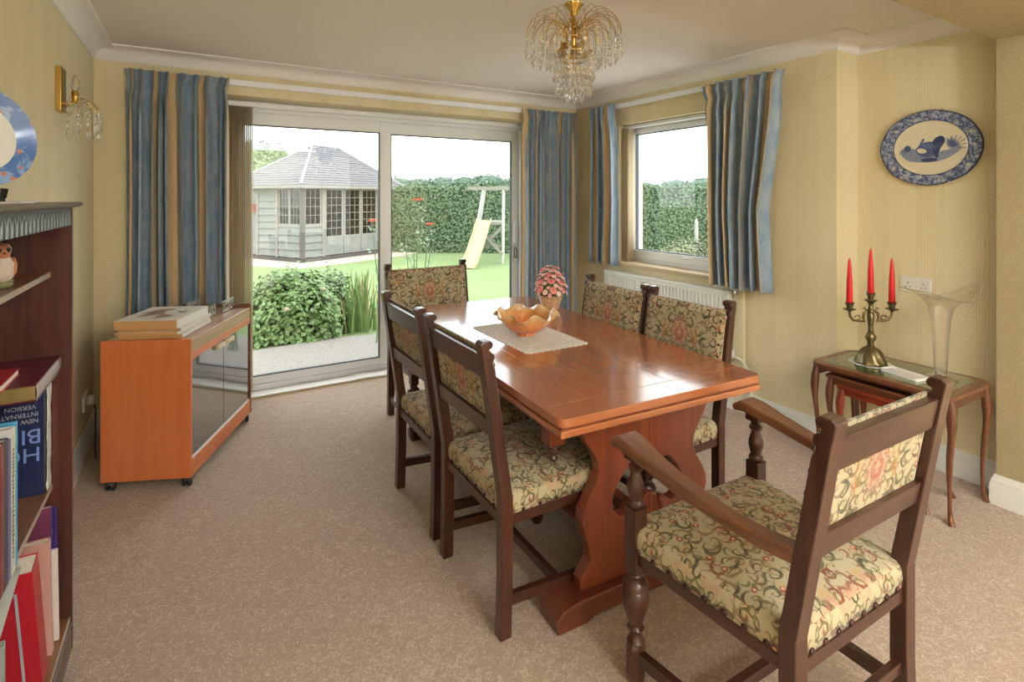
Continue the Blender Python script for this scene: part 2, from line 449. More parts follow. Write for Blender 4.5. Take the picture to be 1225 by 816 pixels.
        if solid:
            md = ob.modifiers.new('solid', 'SOLIDIFY'); md.thickness = solid; md.offset = 0
        if bevel:
            md = ob.modifiers.new('bevel', 'BEVEL'); md.width = bevel; md.segments = segs; md.limit_method = 'ANGLE'; md.angle_limit = math.radians(40)
            md.harden_normals = False
        if sub:
            md = ob.modifiers.new('sub', 'SUBSURF'); md.levels = sub; md.render_levels = sub
        if kind: ob['kind'] = kind
        return ob
def tag(o, label=None, cat=None, group=None, kind=None):
    if label: o['label'] = label
    if cat: o['category'] = cat
    if group: o['group'] = group
    if kind: o['kind'] = kind
    return o
def empty(name, loc=(0, 0, 0), rz=0, label=None, cat=None, group=None):
    o = bpy.data.objects.new(name, None); C.objects.link(o); o.location = loc; o.rotation_euler = (0, 0, rz)
    o.empty_display_size = .1
    return tag(o, label, cat, group)
def copy_tree(o, parent=None):
    c = o.copy(); C.objects.link(c)
    if parent: c.parent = parent
    for ch in list(o.children): copy_tree(ch, c)
    return c
def T(x, y, z): return Matrix.Translation((x, y, z))
def R(ang, ax): return Matrix.Rotation(ang, 4, ax)
def struct(mb, name, mat, **kw):
    o = mb.build(name, mat, **kw); o['kind'] = 'structure'; return o
def text_mesh(body, size, mat, name='lettering', parent=None, mtx=None, align='LEFT', ext=.0004):
    cu = bpy.data.curves.new(name, 'FONT'); cu.body = body; cu.size = size; cu.extrude = ext; cu.align_x = align; cu.resolution_u = 3
    to = bpy.data.objects.new(name, cu); C.objects.link(to)
    dg = bpy.context.evaluated_depsgraph_get(); dg.update()
    me = bpy.data.meshes.new_from_object(to.evaluated_get(dg))
    bpy.data.objects.remove(to); bpy.data.curves.remove(cu)
    me.materials.clear(); me.materials.append(M[mat])
    o = bpy.data.objects.new(name, me); C.objects.link(o)
    if mtx: me.transform(mtx)
    if parent: o.parent = parent
    return o
def leafcards(mb, pts, size, rnd=random, up=.3, jit=.4):
    """folded leaf quads around points [(pos, normal)]"""
    for p, nrm in pts:
        n = Vector(nrm) + Vector((rnd.uniform(-1, 1), rnd.uniform(-1, 1), rnd.uniform(-1, 1))) * jit + Vector((0, 0, up))
        n.normalize(); t = n.orthogonal().normalized()
        t = Matrix.Rotation(rnd.uniform(0, 2 * PI), 3, n) @ t
        b = n.cross(t); L = size * rnd.uniform(.6, 1.25); w = L * .33
        p = Vector(p)
        mb.add([p - t * L * .5, p + b * w - n * L * .05, p + t * L * .5, p - b * w - n * L * .05], [(0, 1, 2, 3)])

# ================================================================ room shell
XL, XR, XA, XP, YB, YC, YA = -.53, 3.16, 3.39, 3.24, 4.11, 1.684, 1.0
ZC = 2.37
DX0, DX1, DZ = .18, 2.73, 2.14          # patio opening
WY0, WY1, WZ0, WZ1 = 2.40, 3.51, .88, 2.06   # side window opening
struct(MB().box(-.70, -3.3, -.12, 3.7, 4.20, 0), 'floor', 'carpet')
struct(MB().box(-.70, -3.3, ZC, 3.7, 4.5, ZC + .15), 'ceiling', 'ceiling')
struct(MB().box(XL - .15, -3.3, 0, XL, YB + .34, ZC), 'wall_left', 'wallpaper', grain=-1)
w = MB(); w.box(XL, YB, 0, DX0, YB + .34, ZC); w.box(DX1, YB, 0, XR, YB + .34, ZC); w.box(DX0, YB, DZ, DX1, YB + .34, ZC)
struct(w, 'wall_back', 'wallpaper', grain=-1)
w = MB(); w.box(XR, YC, 0, XR + .28, WY0, ZC); w.box(XR, WY1, 0, XR + .28, YB + .34, ZC)
w.box(XR, WY0, 0, XR + .28, WY1, WZ0); w.box(XR, WY0, WZ1, XR + .28, WY1, ZC)
struct(w, 'wall_right', 'wallpaper', grain=-1)
struct(MB().box(XA, YA, 0, XA + .2, YC, ZC), 'wall_alcove', 'wallpaper', grain=-1)
struct(MB().box(XP, .6, 0, XA + .2, YA, ZC), 'wall_pier', 'beam', grain=-1)
struct(MB().box(XA, -3.3, 0, XA + .2, .6, ZC), 'wall_living', 'wallpaper', grain=-1)
w = MB(); w.box(XL, -3.3, 0, XA, -3.15, ZC)
struct(w, 'wall_rear', 'wallpaper', grain=-1)
struct(MB().box(XL, .6, 2.18, XP, YA, ZC), 'ceiling_beam', 'beam', grain=-1)

def run_profile(path, prof, side=1):
    """mitred sweep of prof [(out,z)] along path; out is to the right of travel"""
    mb = MB(); n = len(path); m = len(prof); vs = []
    for k in range(n):
        p = Vector(path[k]).to_2d()
        d1 = (p - Vector(path[k - 1]).to_2d()).normalized() if k else None
        d2 = (Vector(path[k + 1]).to_2d() - p).normalized() if k < n - 1 else None
        if d1 is None: d1 = d2
        if d2 is None: d2 = d1
        n1 = Vector((d1.y, -d1.x)); n2 = Vector((d2.y, -d2.x))
        mi = (n1 + n2); mi = mi / mi.dot(n1)
        for o, z in prof: vs.append((p.x + mi.x * o, p.y + mi.y * o, z))
    fs = []
    for k in range(n - 1):
        for i in range(m):
            j = (i + 1) % m
            fs.append((k * m + i, k * m + j, (k + 1) * m + j, (k + 1) * m + i))
    fs.append(tuple(range(m))[::-1]); fs.append(tuple((n - 1) * m + i for i in range(m)))
    return mb.add(vs, fs)
cp = [(0, ZC), (0, ZC - .088), (.008, ZC - .088), (.010, ZC - .080)]
cp += [(.012 + .078 * (1 - math.cos(a)), ZC - .078 + .066 * math.sin(a)) for a in [i * PI / 2 / 8 for i in range(9)]]
cp += [(.094, ZC - .010), (.104, ZC - .010), (.104, ZC)]
for k, path in enumerate([[(XL, YA), (XL, YB), (XR, YB), (XR, YC), (XA, YC), (XA, YA)]]):
    o = struct(run_profile(path, cp), 'trim_1', 'cove', smooth=35)
bp_ = [(0, 0), (.020, 0), (.020, .095), (.016, .104), (.017, .112), (.010, .124), (.006, .139), (0, .139)]
struct(run_profile([(XL, -3.1), (XL, YB), (DX0, YB)], bp_), 'baseboard_left', 'white_paint', smooth=35)
struct(run_profile([(DX1, YB), (XR, YB), (XR, YC), (XA, YC), (XA, YA), (XP, YA), (XP, .6)], bp_), 'baseboard_right', 'white_paint', smooth=35)

# ---------------------------------------------------------------- patio door (inner face of frame at y=4.36)
fy0, fy1 = 4.35, 4.44
door = MB()
door.box(DX0, fy0, DZ - .075, DX1, fy1, DZ); door.box(DX0, fy0, 0, DX0 + .055, fy1, DZ); door.box(DX1 - .055, fy0, 0, DX1, fy1, DZ)
door.box(DX0, fy0, .0, DX1, fy1 + .04, .058)
door.box(DX0, fy0 - .02, DZ - .045, DX1, fy0, DZ)
dr = struct(door, 'door_1', 'white_pvc', bevel=.004)
def sash(x0, x1, y, zb, gx0, gx1, gz0, gz1, label):
    s = MB(); zt = DZ - .075; t = .04
    s.box(x0, y, zb, gx0, y + t, zt); s.box(gx1, y, zb, x1, y + t, zt)
    s.box(gx0, y, gz1, gx1, y + t, zt); s.box(gx0, y, zb, gx1, y + t, gz0)
    o = s.build('sash', 'white_pvc', dr, bevel=.005); o['label'] = label
    g = MB(); b = .008
    g.box(gx0, y + .004, gz0, gx0 + b, y + .03, gz1); g.box(gx1 - b, y + .004, gz0, gx1, y + .03, gz1)
    g.box(gx0 + b, y + .004, gz0, gx1 - b, y + .03, gz0 + b); g.box(gx0 + b, y + .004, gz1 - b, gx1 - b, y + .03, gz1)
    g.build('gasket', 'gasket', o)
    MB().box(gx0 + b, y + .014, gz0 + b, gx1 - b, y + .022, gz1 - b).build('glass', 'pane', o)
    return o
s1 = sash(.235, 1.375, 4.352, .06, .30, 1.317, .116, 1.975, 'left white sliding sash of the patio door')
s2 = sash(1.375, 2.675, 4.394, .06, 1.425, 2.605, .116, 1.972, 'right white sash with lock and pull handle')
h_ = MB(); h_.box(2.625, 4.382, .83, 2.655, 4.394, .99); h_.build('lock_plate', 'chrome', s2, bevel=.002)
h_ = MB(); h_.tube([(2.64, 4.382, .86), (2.64, 4.362, .875), (2.64, 4.362, .945), (2.64, 4.382, .96)], .006, 8); h_.build('lock_lever', 'gasket', s2, smooth=40)
h_ = MB(); h_.box(2.622, 4.372, 1.01, 2.640, 4.394, 1.19); h_.build('pull_handle', 'white_pvc', s2, bevel=.003)
o = MB().box(DX0, 4.20, 0, DX1, fy0, .010); struct(o, 'trim_2', 'sill_wood')
# white cloth along the threshold, slightly rucked
def cl(u, v):
    x = .20 + 1.95 * u; y = 4.206 + .135 * v
    z = .012 + .004 * noise.noise((x * 5, y * 14, 0)) + .004 + (.012 * math.exp(-((x - 1.15) / .05) ** 2) * v)
    return (x, y + .006 * noise.noise((x * 7, 3, 0)), z)
cloth = MB().grid(cl, 60, 6).build('door_cloth', plain('white_cloth', H(235, 230, 224), .9, var=.03, scale=60), smooth=60, solid=.002)
tag(cloth, 'long white cloth strip lying along the patio door threshold', 'cloth')

# vertical blinds, stacked
blind_mat = plain('blind_fabric', H(226, 212, 180), .7, var=.05, scale=50)
_t = blind_mat.node_tree; _p = _t.nodes['Principled BSDF']; _tr = _t.nodes.new('ShaderNodeBsdfTranslucent'); _tr.inputs[0].default_value = (*H(230, 214, 178), 1)
_mx = _t.nodes.new('ShaderNodeMixShader'); _mx.inputs[0].default_value = .45
_t.links.new(_p.outputs[0], _mx.inputs[1]); _t.links.new(_tr.outputs[0], _mx.inputs[2]); _t.links.new(_mx.outputs[0], _t.nodes['Material Output'].inputs[0])
vb = empty('vertical_blind', (.28, 4.24, 0), 0, 'cream vertical blind stacked open at the left of the patio door', 'blind')
MB().box(-.09, -.02, 2.085, 2.40, .02, 2.115).build('headrail', 'white_pvc', vb, bevel=.003)
for k in range(13):
    m = MB(); x = -.072 + k * .0122
    m.grid(lambda u, v: (x - .008 + .016 * u + .003 * math.sin(u * PI), -.042 + .084 * u, .07 + 2.01 * v), 4, 2)
    m.build('slat', blind_mat, vb, smooth=60, solid=.0012)
vb2 = empty('vertical_blind', (3.225, 3.46, 0), 0, 'cream vertical blind stacked at the left reveal of the side window', 'blind')
MB().box(-.02, -1.04, 2.03, .02, .045, 2.055).build('headrail', 'white_pvc', vb2, bevel=.003)
for k in range(9):
    m = MB(); y = -.03 + k * .0085
    m.grid(lambda u, v: (-.042 + .084 * u, y + .002 * math.sin(u * PI), .91 + 1.12 * v), 4, 2)
    m.build('slat', blind_mat, vb2, smooth=60, solid=.0012)

# ---------------------------------------------------------------- side window
wx0, wx1 = 3.30, 3.37
wf = MB(); f = .045
wf.box(wx0, WY0, WZ0, wx1, WY1, WZ0 + f); wf.box(wx0, WY0, WZ1 - f, wx1, WY1, WZ1); wf.box(wx0, WY0, WZ0 + f, wx1, WY0 + f, WZ1 - f); wf.box(wx0, WY1 - f, WZ0 + f, wx1, WY1, WZ1 - f)
win = struct(wf, 'window_1', 'white_pvc', bevel=.004)
s = MB(); a0, a1, b0, b1 = WY0 + f, WY1 - f, WZ0 + f, WZ1 - f; g = .042
s.box(wx0 - .012, a0 - .01, b0 - .01, wx1 - .01, a1 + .01, b0 + g + .02); s.box(wx0 - .012, a0 - .01, b1 - .03, wx1 - .01, a1 + .01, b1 + .01)
s.box(wx0 - .012, a0 - .01, b0 + g + .02, wx1 - .01, a0 + .015, b1 - .03); s.box(wx0 - .012, a1 - .015, b0 + g + .02, wx1 - .01, a1 + .01, b1 - .03)
so = s.build('sash', 'white_pvc', win, bevel=.005)
g_ = MB(); z0, z1, y0, y1 = b0 + g + .02, b1 - .03, a0 + .015, a1 - .015; b = .007
g_.box(wx0, y0, z0, wx0 + .03, y0 + b, z1); g_.box(wx0, y1 - b, z0, wx0 + .03, y1, z1); g_.box(wx0, y0 + b, z0, wx0 + .03, y1 - b, z0 + b); g_.box(wx0, y0 + b, z1 - b, wx0 + .03, y1 - b, z1)
g_.build('gasket', 'gasket', so)
MB().box(wx0 + .012, y0 + b, z0 + b, wx0 + .018, y1 - b, z1 - b).build('glass', 'pane', so)
h_ = MB(); h_.tube([(wx0 - .012, 2.90, .965), (wx0 - .035, 2.90, .965), (wx0 - .035, 2.82, .97)], [.008, .007, .005], 8); h_.build('window_handle', 'white_pvc', so, smooth=40)
struct(MB().box(3.125, WY0 - .06, WZ0 - .02, 3.302, WY1, WZ0 + .006), 'trim_3', 'sill_wood', bevel=.004)
struct(MB().box(3.151, 2.29, .0, 3.185, 2.365, .865).box(3.147, 2.288, .80, 3.1515, 2.293, .865), 'trim_4', plain('cream_casing', H(226, 214, 176), .5, var=.02), bevel=.003) if False else None

# ---------------------------------------------------------------- curtain rails
def rail(p0, p1, nrm, label):
    t = empty('curtain_rail', p0, 0, label, 'rail')
    d = Vector(p1) - Vector(p0); L = d.length; ax = d.normalized()
    m = MB(); n = Vector(nrm)
    def q(a, o, z): return tuple(ax * a + n * o + Vector((0, 0, z)))
    vs = [q(a, o, z) for a in (0, L) for o, z in ((.035, -.02), (.055, -.02), (.055, .02), (.035, .02))]
    m.add(vs, [(0, 1, 2, 3), (7, 6, 5, 4), (0, 4, 5, 1), (1, 5, 6, 2), (2, 6, 7, 3), (3, 7, 4, 0)])
    m.build('track', 'white_pvc', t, bevel=.003)
    for k in range(5):
        b = MB(); a = L * (.04 + .23 * k)
        b.tube([q(a, .0, 0), q(a, .04, 0)], .008, 8); b.build('bracket', 'white_pvc', t, smooth=40)
    return t
rail((-.34, YB, 2.215), (3.06, YB, 2.215), (0, -1, 0), 'long white curtain track above the patio door')
rail((XR, 2.04, 2.215), (XR, 3.78, 2.215), (-1, 0, 0), 'white curtain track above the side window')

# ---------------------------------------------------------------- curtains
def curtain(name, o, ax, nrm, wt, wb, z0, z1, label, cloth_w, seed=0, shift=0, nfold=9, depth=.05, skew=0):
    """o: top start point (x,y); ax: direction along the rail; nrm: into the room"""
    ax = Vector((*ax, 0)); nrm = Vector((*nrm, 0)); rnd = random.Random(seed)
    off = [rnd.uniform(-.35, .35) for _ in range(nfold + 2)]; amp = [rnd.uniform(.65, 1.15) for _ in range(nfold + 2)]
    ph = [rnd.uniform(-.5, .5) for _ in range(6)]
    NU, NV = nfold * 22, 26
    warp = lambda u: u + .035 * math.sin(2 * PI * u * 1.5 + ph[4]) + .02 * math.sin(2 * PI * u * 3.5 + ph[5] * 3)
    w0, w1_ = warp(0), warp(1)
    def fn(u, v):
        s = 1 - v                                     # 0 at top
        z = z1 + (z0 - z1) * s; dz = z1 - z
        pin = math.exp(-((dz - .10) / .05) ** 2); head = max(0, 1 - dz / .11)
        w = wt + (wb - wt) * min(1, s * 1.6)
        w *= 1 - .05 * pin + .02 * head
        uu = (warp(u) - w0) / (w1_ - w0)
        k = u * nfold; i = int(min(k, nfold - 1e-6)); fr = k - i
        a = amp[i] * (1 - fr) + amp[i + 1] * fr
        fall = min(1, max(0, dz - .06) / .25)
        body = math.cos(k * 2 * PI + .35 * math.sin(k * 1.3 + ph[0]) + .5 * ph[1] * s)
        body = math.copysign(abs(body) ** .75, body)
        cent = math.exp(-((fr - .5) / .17) ** 2)           # pinch pleat in the middle of each repeat
        trip = cent * (.016 + .012 * math.cos((fr - .5) * 2 * PI * 7))
        y = -depth * a * body * (.15 + .85 * fall) + trip * (1 - fall * .85) * 1.6
        # folds lean over one another lower down
        x = uu * w + .30 * (w / nfold) * math.sin(2 * PI * k + ph[2]) * (.3 + .7 * fall) + skew * s + (wt - w) * .5 * pin
        x += .008 * math.sin(u * 9 + s * 5 + ph[3]) * s
        p = Vector((o[0], o[1], z)) + ax * x + nrm * (depth * 1.0 + y)
        return tuple(p)
    m = MB().grid(fn, NU, NV)
    def uvf(vi, co): return ((vi % NU) / (NU - 1) * cloth_w + shift, co.z)
    c = m.build(name, 'curtain', None, smooth=70, solid=.003, uvf=uvf)
    tag(c, label, 'curtain')
    return c
curtain('curtain', (-.37, 4.085), (1, 0), (0, -1), .565, .57, .03, 2.235, 'blue and tan striped full-length curtain behind the wooden trolley', 1.55, 3, .12, 10, .044)
curtain('curtain', (2.50, 4.06), (1, 0), (0, -1), .565, .57, .03, 2.225, 'blue and tan striped full-length curtain right of the patio door, behind the flowers', 1.6, 5, .16, 11, .036)
curtain('curtain', (3.105, 3.80), (0, -1), (-1, 0), .34, .40, .855, 2.235, 'narrow blue striped window curtain on the left of the side window', .74, 8, .02, 4, .034, skew=-.04)
curtain('curtain', (3.105, 2.54), (0, -1), (-1, 0), .60, .45, .84, 2.215, 'blue and tan striped window curtain on the right of the side window', 1.3, 11, .10, 7, .050, skew=.05)

# ---------------------------------------------------------------- radiator
rd = empty('radiator', (3.09, 2.98, 0), 0, 'white ribbed panel radiator under the side window', 'radiator')
L = 1.24; pitch = .0333; nfl = int(L / pitch); prof = []
y = -L / 2
pts = [(0.0, -L / 2)]
for k in range(nfl):
    a = -L / 2 + (k + .5) * (L / nfl)
    pts += [(0, a - .012), (-.012, a - .007), (-.012, a + .007), (0, a + .012)]
pts += [(0, L / 2), (.012, L / 2), (.012, -L / 2)]
m = MB(); m.prism(pts, .38, .765, 'Z'); m.box(-.012, -L / 2, .345, .012, L / 2, .38); m.box(-.012, -L / 2, .765, .012, L / 2, .785)
m.build('front_panel', 'rad_paint', rd, smooth=30)
MB().box(-.014, -L / 2 - .006, .785, .058, L / 2 + .006, .808).build('top_grille', 'rad_paint', rd, bevel=.004)
for sgn in (-1, 1): MB().box(-.012, sgn * (L / 2 + .003) - .003, .35, .058, sgn * (L / 2 + .003) + .003, .785).build('end_cover', 'rad_paint', rd, bevel=.002)
m = MB(); m.tube([(.02, -L / 2, .38), (.02, -L / 2 - .10, .36), (.02, -L / 2 - .15, .30), (.02, -L / 2 - .165, .15), (.02, -L / 2 - .165, 0)], .007, 8)
m.build('pipe', 'white_paint', rd, smooth=40)
m = MB(); m.lathe([(.014, .36), (.018, .365), (.018, .40), (.015, .415), (0, .417)], 12, T(.02, -L / 2 - .022, 0)); m.build('valve', 'white_paint', rd, smooth=40)
cs = empty('pipe_casing', (3.14, 2.308, 0), 0, 'narrow cream upright board between the radiator and the wall, behind the curtain', 'board')
MB().box(-.010, -.038, .0, .018, .038, 1.35).build('board', plain('cream_casing', H(226, 216, 182), .5, var=.02), cs, bevel=.003)
MB().lathe([(.006, 0), (.006, .012), (.014, .018), (.012, .028), (0, .03)], 12, T(-.010, -.002, .80) @ R(-PI / 2, 'Y')).build('knob', 'chrome', cs, smooth=40)

# ================================================================ garden
GZ = -.15
lawn_m = N('lawn'); v = lawn_m.obj()
n1 = lawn_m.noise(v, .9, 3); n2 = lawn_m.noise(v, 45, 2)
c = lawn_m.mix(n1.outputs[0], (*H(110, 128, 84), 1), (*H(138, 152, 110), 1)); c = lawn_m.mix(lawn_m.math('MULTIPLY', n2.outputs[0], .5), c, (*H(98, 118, 74), 1))
lawn_m.set(col=c, rough=.9, spec=.1); lawn_m.bump(n2.outputs[0], .8, .02)
struct(MB().box(-60, 4.5, GZ - .3, 90, 400, GZ - .012), 'garden_ground', lawn_m.m)
gr = N('gravel'); v = gr.obj(); vo = gr.vor(v, 60); c = gr.ramp(vo.outputs['Distance'], [(0, H(160, 156, 150)), (.6, H(128, 122, 114))])
gr.set(col=c, rough=.9); gr.bump(vo.outputs['Distance'], .6, .01)
pts = [(-4, 4.46), (8, 4.46), (8, 5.4), (3.2, 5.7), (2.2, 6.05), (1.4, 6.2), (.5, 6.1), (-.6, 6.15), (-4, 6.2)]
struct(MB().prism(pts, GZ - .1, GZ + .01, 'Z'), 'patio', gr.m)
pth = plain('pale_path', H(176, 162, 150), .9, var=.08, scale=14)
pts = [(-.6, 15.7), (1.95, 12.75), (2.5, 12.85), (5.0, 14.15), (6.4, 15.3), (6.9, 16.0), (5, 17), (2, 18), (-2, 18)]
struct(MB().prism(pts, GZ - .1, GZ + .004, 'Z'), 'garden_path', pth)

# hedge
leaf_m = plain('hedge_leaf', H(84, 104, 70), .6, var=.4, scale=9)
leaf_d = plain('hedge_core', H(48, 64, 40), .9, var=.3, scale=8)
hp0, hp1 = Vector((-3.5, 21.0)), Vector((15.5, 7.6))
dv = (hp1 - hp0); HL = dv.length; dv.normalize(); hn = Vector((-dv.y, dv.x)) * -1
if hn.dot(-hp0) < 0: hn = -hn
hg = empty('hedge', (*hp0, GZ), 0, 'tall clipped green hedge along the far side of the garden', 'hedge')
m = MB()
def hf(u, v):
    a = u * HL
    if v < .8: z = (v / .8) * 1.86; o = 0
    else: z = 1.86; o = (v - .8) / .2 * 1.0
    o -= .05 * noise.noise((a * 1.5, z * 1.5, 0)) + .0
    q = dv * a - hn * o
    return (q.x, q.y, z + (.02 * noise.noise((a * 3, o, 1)) if v >= .8 else 0))
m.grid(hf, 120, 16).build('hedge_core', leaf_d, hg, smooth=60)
m = MB(); rr = random.Random(4); pl = []
for _ in range(26000):
    a = rr.uniform(0, HL); z = rr.uniform(0, 1.9); q = dv * a + hn * (.02 + .05 * noise.noise((a * 1.5, z * 1.5, 0)) + rr.uniform(-.03, .05))
    pl.append(((q.x, q.y, z), (hn.x, hn.y, .2)))
for _ in range(5000):
    a = rr.uniform(0, HL); q = dv * a - hn * rr.uniform(0, 1); pl.append(((q.x, q.y, 1.9 + rr.uniform(-.02, .03)), (0, 0, 1)))
leafcards(m, pl, .085, rr, .1, .6)
m.build('hedge_leaves', leaf_m, hg, kind='stuff')

# trees
def tree(x, y, h, r, n, ls, label, mat, core, trunk=True, group=None, seed=0, squash=.8, name='tree'):
    rr = random.Random(seed); t = empty(name, (x, y, GZ), 0, label, 'tree', group)
    blobs = []
    for k in range(9):
        a = rr.uniform(0, 2 * PI); d = r * rr.uniform(0, .55)
        blobs.append((math.cos(a) * d, math.sin(a) * d, h - r * squash * rr.uniform(.75, 1.5), r * rr.uniform(.4, .62)))
    blobs.append((0, 0, h - r * squash, r * .75))
    m = MB()
    for bx, by, bz, br in blobs:
        m.lathe([(br * .8 * math.sin(PI * i / 6), bz - br * .8 * squash * math.cos(PI * i / 6)) for i in range(7)], 9, T(bx, by, 0), cap=False)
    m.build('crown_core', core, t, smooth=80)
    m = MB(); pl = []
    for _ in range(n):
        bx, by, bz, br = rr.choice(blobs); d = Vector((rr.gauss(0, 1), rr.gauss(0, 1), rr.gauss(0, 1))).normalized()
        rad = br * rr.uniform(.78, 1.08); pl.append(((bx + d.x * rad, by + d.y * rad, bz + d.z * rad * squash), d))
    leafcards(m, pl, ls, rr, .3, .7); m.build('leaves', mat, t, kind='stuff')
    if trunk:
        m = MB(); m.tube([(0, 0, 0), (.05 * r, 0, h * .35), (0, .05 * r, h - r)], [r * .1, r * .08, r * .04], 8)
        m.build('trunk', 'bark', t, smooth=50)
    return t
M['bark'] = plain('bark', H(96, 84, 70), .9, var=.3, scale=20)
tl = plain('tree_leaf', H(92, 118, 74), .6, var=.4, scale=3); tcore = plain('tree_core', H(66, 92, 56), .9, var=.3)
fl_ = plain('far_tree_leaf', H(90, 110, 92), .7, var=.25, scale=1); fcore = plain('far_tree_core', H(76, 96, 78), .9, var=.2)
s_, c_ = math.sin(math.radians(30.7)), math.cos(math.radians(30.7))
def pt(px_, d): a = (px_ - 612.5) / 640; return (d * (s_ + c_ * a), d * (c_ - s_ * a))
tree(*pt(292, 25), 4.9, 2.3, 5500, .17, 'leafy green tree rising behind the left of the summerhouse', tl, tcore, True, seed=2)
s_, c_ = math.sin(math.radians(30.7)), math.cos(math.radians(30.7))
def pt(px_, d): a = (px_ - 612.5) / 640; return (d * (s_ + c_ * a), d * (c_ - s_ * a))
rr = random.Random(9)
hs = [(474, 3.8, 'far tree whose crown shows just right of the centre door stile'), (500, 3.9, 'low rounded far tree second from the centre door stile, above the hedge'), (528, 3.8, 'far tree above the hedge, above and right of the orange rose'), (556, 4.2, 'tallest far tree over the hedge, left of the play frame'), (586, 4.1, 'far tree over the hedge directly above the play frame'), (618, 4.0, 'far tree over the hedge at the right edge of the right door pane')]
for k, (u, h, lab) in enumerate(hs):
    p = pt(u, 52 + (k % 2) * 5)
    tree(*p, h + .15, 2.3, 1100, .36, lab, fl_, fcore, True, 'distant trees over the hedge', seed=20 + k, squash=.62)
for k, (u, h, lab) in enumerate([(766, 3.3, 'low far tree over the hedge at the left of the side window view'), (806, 3.8, 'far tree over the hedge in the middle of the side window view'), (842, 4.0, 'far tree over the hedge at the right of the side window view, beside the curtain')]):
    p = pt(u, 60 + (k % 2) * 5)
    tree(*p, h + .3, 2.6, 1000, .36, lab, fl_, fcore, True, 'distant trees in the side window', seed=40 + k, squash=.5)
hm = plain('hazy_hill', H(134, 146, 150), .95, var=.05, scale=.01)
def hill(u, v):
    d = 300 + 100 * v; px_ = 380 + 620 * u; p = pt(px_, d)
    return (p[0], p[1], GZ + 14 * math.sin(min(1, v) * PI * .5) * (.5 + .25 * math.sin(u * 9) + .2 * math.sin(u * 23)))
struct(MB().grid(hill, 60, 8), 'distant_hill', hm, smooth=80)

# ---------------------------------------------------------------- summerhouse
SA = math.radians(29)
sh = empty('summerhouse', (2.245, 13.705, GZ), SA, 'weathered whitewashed summerhouse with slate-grey shingled hip roof on the lawn', 'summerhouse')
# local x runs along the door front, local y along the left side
W, Dp, He = 3.2, 2.55, 1.90
wp = plain('weathered_board', H(118, 121, 116), .85, var=.25, scale=5); wf_ = plain('weathered_frame', H(126, 122, 116), .8, var=.1, scale=12)
shg = plain('grey_shingle', H(98, 98, 102), .85, var=.3, scale=14); hdn = plain('summerhouse_interior', H(120, 84, 62), .8)
MB().box(-.02, -.02, 0, W + .02, Dp + .02, .10).build('base', plain('dark_base', H(80, 76, 72), .9), sh)
MB().box(.04, .04, .10, W - .04, Dp - .04, .13).build('floor_deck', hdn, sh)
def boards(ax, a0, a1, z0, z1, off, n):
    for k in range(n):
        h0 = z0 + (z1 - z0) * k / n + .008; h1 = z0 + (z1 - z0) * (k + 1) / n
        m = MB(); rr_ = random.Random(k * 7 + int(a0 * 10)); ns = 10; vs = []; t = .034
        for i in range(ns):
            a = a0 + (a1 - a0) * i / (ns - 1); w_ = .014 * noise.noise((a * 4, k * 3.1, a0))
            for d, z in ((off - t, h0 - .01 + w_), (off - .004, h1 + .01), (off, h1 + .01), (off, h0 + w_)):
                vs.append((a, d, z) if ax == 'x' else (d, a, z))
        fs = []
        for i in range(ns - 1):
            for j in range(4):
                j2 = (j + 1) % 4; fs.append((i * 4 + j, i * 4 + j2, i * 4 + 4 + j2, i * 4 + 4 + j))
        fs += [(0, 3, 2, 1), tuple((ns - 1) * 4 + j for j in range(4))]
        m.add(vs, fs).build('board', wp, sh)
def post(x, y, z0=.1, z1=None, s=.045):
    MB().box(x - s, y - s, z0, x + s, y + s, z1 or He).build('post', wf_, sh)
def leaded(ax, a0, a1, z0, z1, off, nx, nz, name='window', fr=.035):
    m = MB()
    def bx(mm, a, b, c, d, o0, o1):
        if ax == 'x': mm.box(a, o0, c, b, o1, d)
        else: mm.box(o0, a, c, o1, b, d)
    bx(m, a0, a0 + fr, z0, z1, off - .02, off + .02); bx(m, a1 - fr, a1, z0, z1, off - .02, off + .02)
    bx(m, a0 + fr, a1 - fr, z0, z0 + fr, off - .02, off + .02); bx(m, a0 + fr, a1 - fr, z1 - fr, z1, off - .02, off + .02)
    o = m.build(name, wf_, sh)
    m = MB(); bx(m, a0 + fr, a1 - fr, z0 + fr, z1 - fr, off - .003, off + .003); m.build('pane', 'dark_pane', o)
    m = MB()
    for i in range(1, nx):
        a = a0 + fr + (a1 - a0 - 2 * fr) * i / nx; bx(m, a - .006, a + .006, z0 + fr, z1 - fr, off - .012, off - .004)
    for i in range(1, nz):
        z = z0 + fr + (z1 - z0 - 2 * fr) * i / nz; bx(m, a0 + fr, a1 - fr, z - .006, z + .006, off - .012, off - .004)
    m.build('glazing_bars', wf_, o)
    return o
# left side: windows near the corner, full boards beyond
for y_ in (0, .92, 1.7, Dp): post(0, y_)
boards('y', .045, .875, .12, .85, -.005, 4); boards('y', .965, 1.655, .12, He - .06, -.005, 10); boards('y', 1.745, Dp - .045, .12, He - .06, -.005, 10)
leaded('y', .05, .455, .90, He - .08, 0, 3, 4); leaded('y', .465, .87, .90, He - .08, 0, 3, 4)
MB().box(-.03, .03, .85, .03, .89, .90).build('sill_rail', wf_, sh)
